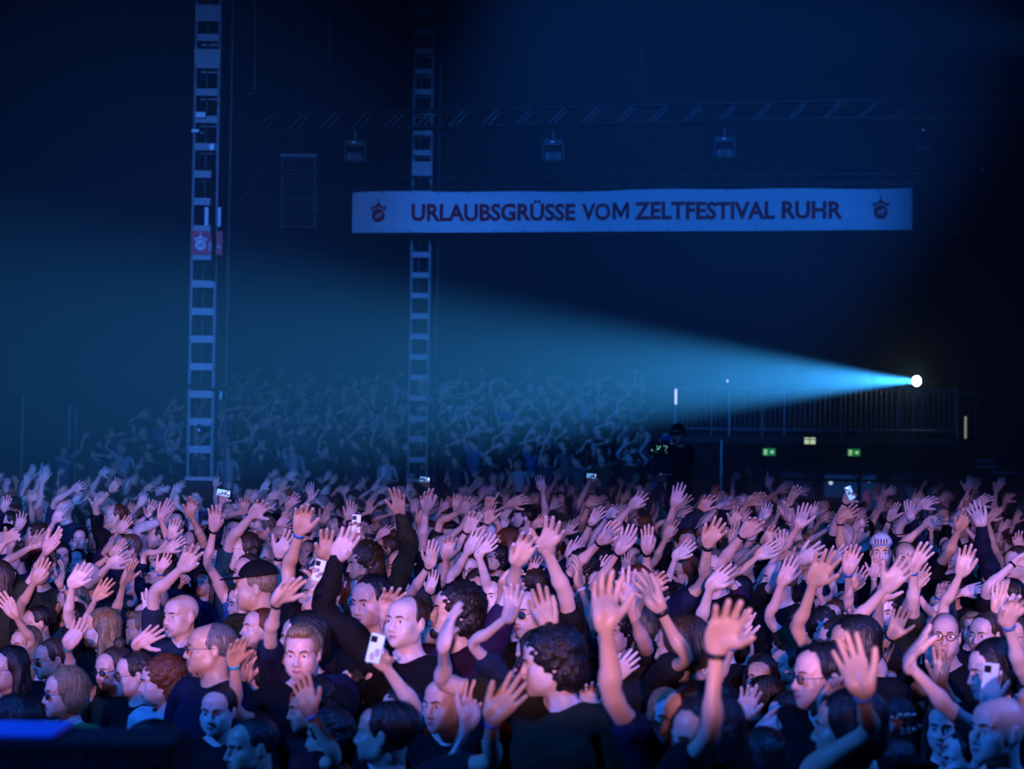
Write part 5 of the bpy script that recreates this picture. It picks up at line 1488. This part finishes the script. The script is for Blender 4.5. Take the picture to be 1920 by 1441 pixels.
def mat4(R, t):
    X = np.eye(4); X[:3, :3] = R; X[:3, 3] = t; return Matrix(X.tolist())
def in_view(p):
    x, y = pixel(p['pos'] + V(0, 0, 1.6 * p['h'])); xs = [x] + [pixel(a['W'])[0] for a in p['arms'].values() if a['up']]; ys = [y] + [pixel(a['W'])[1] for a in p['arms'].values() if a['up']]
    return max(xs) > -30 and min(xs) < 1950 and min(ys) < 1520
def build_person(p, label):
    lod = 0 if p['d'] < 11.4 else 1
    t = BT[int(p['fem']), lod]; org = p['pos']
    root = thing('person', org, label, 'person', 'concert audience'); inv = Matrix.Translation([-float(v) for v in org])
    me = raw_mesh('body', skin(t, p['M']) - org, t['F']); me.materials.append(SKIN[p['skin']])
    at_ = me.attributes.new('rest', 'FLOAT_VECTOR', 'POINT'); at_.data.foreach_set('vector', t['P'].astype(np.float32).ravel()); link('body', me, root)
    t = ST[int(p['fem']), p['sleeve'], lod]; me = raw_mesh('shirt', skin(t, p['M']) - org, t['F']); me.materials.append(CLOTH[p['cloth']]); link('shirt', me, root)
    H = inv @ mat4(*p['M'][BI['head']])
    def rigid(name, me, X, par=root):
        o = link(name, me, par); o.matrix_local = X; return o
    hs = p['hair']
    if hs in ('cap', 'whitecap'):
        o = rigid('cap', hair_data('cap', CLOTH['black'] if hs == 'cap' else BAND['white']), H)
        if hs == 'whitecap':
            for k, x in enumerate((-.042, -.021, 0, .021, .042)):
                a = x / .085; q = lambda u, z: V(math.sin(a) * .090 + u * math.cos(a), .02 - math.cos(a) * .112 + u * math.sin(a), z)
                rigid('figure_print', shared('figure_print', merge(tube([q(0, 1.722), q(0, 1.735)], .0045, 5), tube([q(0, 1.735), q(0, 1.745)], .0035, 5), tube([q(0, 1.722), q(-.006, 1.708)], .0022, 5), tube([q(0, 1.722), q(.006, 1.708)], .0022, 5)), [BAND['black']]), Matrix.Identity(4), o)
        rigid('hair', hair_data('crop', HAIR[p['hcol']]), H)
    elif hs != 'bald': rigid('hair', hair_data(hs, HAIR[p['hcol']]), H)
    for s in (1, -1):
        rigid('eye', EYE[s], H); rigid('eyebrow', BROW[s, p['hcol']], H)
    if 'glasses' in p['acc']:
        g = rigid('glasses', GLASS[p['acc'][:5] == 'round'], H); [rigid('lens', LENS[s], Matrix.Identity(4), g) for s in (1, -1)]
    if p['acc'] == 'beard': rigid('beard', hair_data('beard', HAIR[p['hcol']]), H)
    B = inv @ mat4(rot(V(0, 0, 1), p['yaw']) * p['h'], org)
    rigid('trousers', TROUS[look.choice(('denim', 'black', 'charcoal'))], B)
    for s in (1, -1): rigid('shoe', SHOE, B @ Matrix.Translation((s * .10, 0, 0)))
    for s, a in p['arms'].items():
        fl = a.get('fl', []); n = 'LR'[s < 0]
        if not a['up'] or p['sleeve'] == 'long': continue
        X = inv @ mat4(*p['M'][BI['twist' + n]])
        if 'watch' in fl:
            o = rigid('watch', WATCH, X @ Matrix.Translation((s * (XW - .022), 0, ZS))); rigid('watch_face', WFACE, Matrix.Identity(4), o)
        elif 'band' in fl or p['rnd'] < .3: rigid('wristband', BANDM[p['band']], X @ Matrix.Translation((s * (XW - .020), 0, ZS)))
    p['root'] = root

# ---------------------------------------------------------------- labels that single each one out
vis = sorted([p for p in people if in_view(p)], key=lambda p: p['d'])
ind, rest_ = vis[:300], vis[300:]
ROWS = ['nearest row', 'second row', 'third row', 'fourth row', 'fifth row', 'sixth row', 'seventh row', 'eighth row', 'ninth row', 'tenth row', 'eleventh row', 'twelfth row', 'thirteenth row', 'fourteenth row', 'fifteenth row']
COLS = ((140, 'at left edge'), (330, 'left of near mast'), (430, 'below near mast'), (600, 'right of near mast'), (740, 'left of far mast'), (850, 'below far mast'), (1010, 'right of far mast'), (1190, 'below banner middle'), (1330, 'below camera operator'), (1480, 'below left exit sign'), (1620, 'below right exit sign'), (1770, 'below spotlight'), (9999, 'at right edge'))
seen = {}
for i, p in enumerate(ind):
    p['rnd'] = look.random(); p['band'] = look.choice(('black', 'black', 'black', 'blue', 'blue', 'white', 'teal'))
    ups = [s for s in (1, -1) if p['arms'][s]['up']]; fl = p['fl']
    hx = pixel(p['pos'] + V(0, 0, 1.62 * p['h']))[0]; col = next(c for lim, c in COLS if hx < lim); row = ROWS[min(14, i // 20)]
    sl = {'long': 'long-sleeved', 'short': 'short-sleeved', 'tank': 'sleeveless'}[p['sleeve']]
    armt = 'arms down' if not ups else 'both arms raised' if len(ups) == 2 else ('%s %s raised' % ('left' if ups[0] > 0 else 'right', 'fist' if 'f' in fl else 'pointing finger' if 'i' in fl else 'hand'))
    ex = 'glasses' if 'glasses' in p['acc'] else 'cap' if 'cap' in p['hair'] else ''
    p['words'] = ['person', p['cloth'] + ' ' + {'long': 'long-sleeved', 'short': 'short-sleeved', 'tank': 'sleeveless'}[p['sleeve']] + ' top'] + ([('white cap' if p['hair'] == 'whitecap' else ex)] if ex else []) + [armt, row, col]
    seen.setdefault(', '.join(p['words']), []).append((hx, p))
for lab, ps in seen.items():
    ps.sort(key=lambda q: q[0])
    for k, (hx, p) in enumerate(ps): p['label'] = lab if len(ps) == 1 else lab + ', ' + (('left one', 'right one')[k] if len(ps) == 2 else ('leftmost', 'second', 'third', 'fourth', 'fifth', 'sixth')[k])
for p in ind: build_person(p, p['label'])

# ---------------------------------------------------------------- those beyond the nearest 300, joined
def paint(t, p):
    Pr = t['P']; sk = np.array(((.72, .50, .42), (.74, .46, .38), (.68, .43, .31), (.56, .34, .23), (.78, .57, .50))[p['skin']])
    cl = np.array({'black': (.010, .010, .012), 'charcoal': (.03, .03, .034), 'navy': (.012, .02, .06), 'grey': (.12, .12, .13), 'blue': (.04, .13, .34), 'red': (.2, .012, .022), 'white': (.5, .52, .55), 'green': (.05, .16, .05), 'purple': (.06, .03, .10), 'teal': (.03, .10, .12), 'denim': (.03, .05, .10), 'olive': (.06, .065, .03), 'maroon': (.10, .012, .02)}[p['cloth']])
    ha = np.array(((.012, .009, .008), (.05, .03, .018), (.34, .25, .14), (.20, .19, .18), (.20, .055, .015))[p['hcol']])
    col = np.tile(sk, (len(Pr), 1)); cut = {'short': .36, 'long': .71, 'tank': .2}[p['sleeve']]
    col[(Pr[:, 2] < 1.475) & (np.abs(Pr[:, 0]) < cut)] = cl
    if p['hair'] != 'bald': col[(Pr[:, 2] > 1.60) & ((Pr[:, 2] - 1.70 > -.9 * (Pr[:, 1] + .075)))] = ha
    return col
Vs, Fs, Cs, off = [], [], [], 0
tw, tF = TROUS['black'], None
trP, trF = decimated(*arrays(TROUS['black']), 200)
for p in rest_ + stand:
    t = BT[int(p['fem']), 2 if p['src'] != 'stand' else 3]; Q = skin(t, p['M']); c = paint(t, p)
    inflate = (t['P'][:, 2] < 1.475) & (np.abs(t['P'][:, 0]) < .34)
    Vs.append(Q); Fs.append(t['F'] + off); Cs.append(c); off += len(Q)
    if p['hair'] not in ('bald',):
        hs = p['hair'] if p['hair'] in ('long', 'bob', 'wavy') else 'short'
        if ('lo', hs) not in HCACHE: HCACHE['lo', hs] = decimated(*HAIRRAW[hs], 180)
        hp_, hf = HCACHE['lo', hs]; R, tt = p['M'][BI['head']]; Vs.append(hp_ @ R.T + tt); Fs.append(hf + off); Cs.append(np.tile(c[np.argmax(t['P'][:, 2])], (len(hp_), 1))); off += len(hp_)
    if p['src'] == 'stand':
        q = (trP * p['h']) @ rot(V(0, 0, 1), p['yaw']).T + p['pos']; Vs.append(q); Fs.append(trF + off); Cs.append(np.tile((.012, .013, .02), (len(q), 1))); off += len(q)
me = raw_mesh('crowd', np.concatenate(Vs), np.concatenate(Fs)); ca = me.color_attributes.new('tint', 'FLOAT_COLOR', 'POINT')
cc = np.concatenate(Cs); ca.data.foreach_set('color', np.concatenate([cc, np.ones((len(cc), 1))], 1).astype(np.float32).ravel())
m = bpy.data.materials.new('crowd_tints'); m.use_nodes = True; b_ = m.node_tree.nodes['Principled BSDF']; b_.inputs['Roughness'].default_value = .6; b_.inputs['Specular IOR Level'].default_value = .3
va = m.node_tree.nodes.new('ShaderNodeVertexColor'); va.layer_name = 'tint'; m.node_tree.links.new(va.outputs[0], b_.inputs['Base Color']); me.materials.append(m)
tag(link('crowd', me), 'dim blue crowd of far listeners with swaying arms at the back and on the grandstand', 'crowd', kind='stuff')

# camera operator on the riser
hop = 1.03; pos = V(op_head[0], op_head[1], RZ); R0 = np.eye(3); arms = {}
for s in (1, -1):
    Sj = shoulder(hop, R0, pos, s, .05)[2]; E, W = two_bone(Sj, V(q_x := vc.location[0] + .12 * s, vc.location[1] + .42, RZ + vz - .08), Sj + V(s * .4, .1, -.5), L1 * hop, L2 * hop); arms[s] = dict(E=E, W=W, F=W - E, N=V(-s, 0, -.2), curl=[.9] * 4 + [.4], spread=[0] * 5, up=False)
p = dict(h=hop, yaw=.35, pos=pos, head=rot(V(0, 0, 1), -.45) @ rot(V(1, 0, 0), .3), arms=arms, fem=False, hair='cap', hcol=0, acc='-', cloth='black', sleeve='long', skin=3, hsc=(1, 1, 1), d=13., rnd=1, band='black', fl=[])
p['M'] = pose(hop, p['yaw'], pos, p['head'], arms); build_person(p, 'camera operator in black with cap and headset standing behind the video camera')
H = Matrix.Translation([-float(v) for v in pos]) @ mat4(*p['M'][BI['head']])
hs_ = merge(tube(arc((0, .02, 1.66), .098, -.1, PI + .1, 14, ry=.115), .010, 6), *[tube([V(s * .082, .015, 1.64), V(s * .108, .015, 1.64)], [.036, .034], 12) for s in (1, -1)])
o = link('headset', shared('headset', (hs_[0], hs_[1]), [M_DARK]), p['root']); o.matrix_local = H

# phones held up
M_PH = mat('phone_back', (.55, .68, .85), .2, var=.05, spec=.6); M_LENSB = mat('phone_camera', (.01, .012, .02), .1, var=0)
def phone(key, hh, tilt, lab, glow=0.0, land=False):
    a = next(a for p in people for a in p['arms'].values() if key in a.get('fl', ()))
    p = a['W'] + nrm(a['F']) * .105 + nrm(a['N']) * .028 + V(0, 0, .02); ww = hh * .49
    ph = thing('phone', p, lab, 'phone', 'phones held up'); ph.rotation_euler = (0, tilt + (PI / 2 if land else 0), 0)
    obj('shell', bev((0, 0, 0), (ww, .009, hh), .003), mat('phone_lit_%d' % int(glow * 100), (.6, .75, .9), .25, var=.05, emit=(.15, .55, 1), estr=glow), ph)
    cb_ = obj('camera_island', bev((-ww * .22, -.006, hh * .31), (ww * .45, .005, ww * .45), .002), M_LENSB if glow < .5 else M_ALU, ph)
    for dx, dz in ((-.09, .09), (.09, -.09)): obj('camera_lens', disc((-ww * .22 + dx * ww, -.010, hh * .31 + dz * ww), ww * .08, 10, th=.004), M_LENSB, cb_)
    if glow >= .5: obj('torch', disc((-ww * .1, -.012, hh * .38), ww * .12, 10, th=.004), mat('phone_torch', (1, 1, 1), .2, var=0, emit=(.9, 1, 1), estr=4), cb_)
phone('p0', .13, .05, 'pale phone held up among the hands right of the far mast foot', .12)
phone('p1', .12, .22, 'bright bluish phone tilted above the waving hand in the foreground', .40)
phone('p2', .12, .25, 'white phone with twin lenses held low between the front rows', .10)
phone('p3', .13, .15, 'phone with its torch shining, held sideways near the near mast foot', .9, True)
phone('p4', .13, .05, 'small glowing phone in the far rows left of the camera operator', .6, True)
phone('p5', .13, .1, 'small glowing phone at the foot of the far mast', .61, True)
phone('p6', .13, -.4, 'glinting phone among hands below the kiosk windows', .7)
phone('p7', .13, .1, 'dark phone held at the right edge beside glasses', .04)
print('last individual at', ind[-1]['d'], 'tris', sum(len(BT[int(p['fem']), 0 if p['d'] < 11.4 else 1]['F']) + len(ST[int(p['fem']), p['sleeve'], 0 if p['d'] < 11.4 else 1]['F']) for p in ind), 'crowd', len(me.polygons), 'near', sum(p['d'] < 11.4 for p in ind))
print('people', len(ind), 'crowd', len(rest_), len(stand), 'seconds', time.time() - T_START)
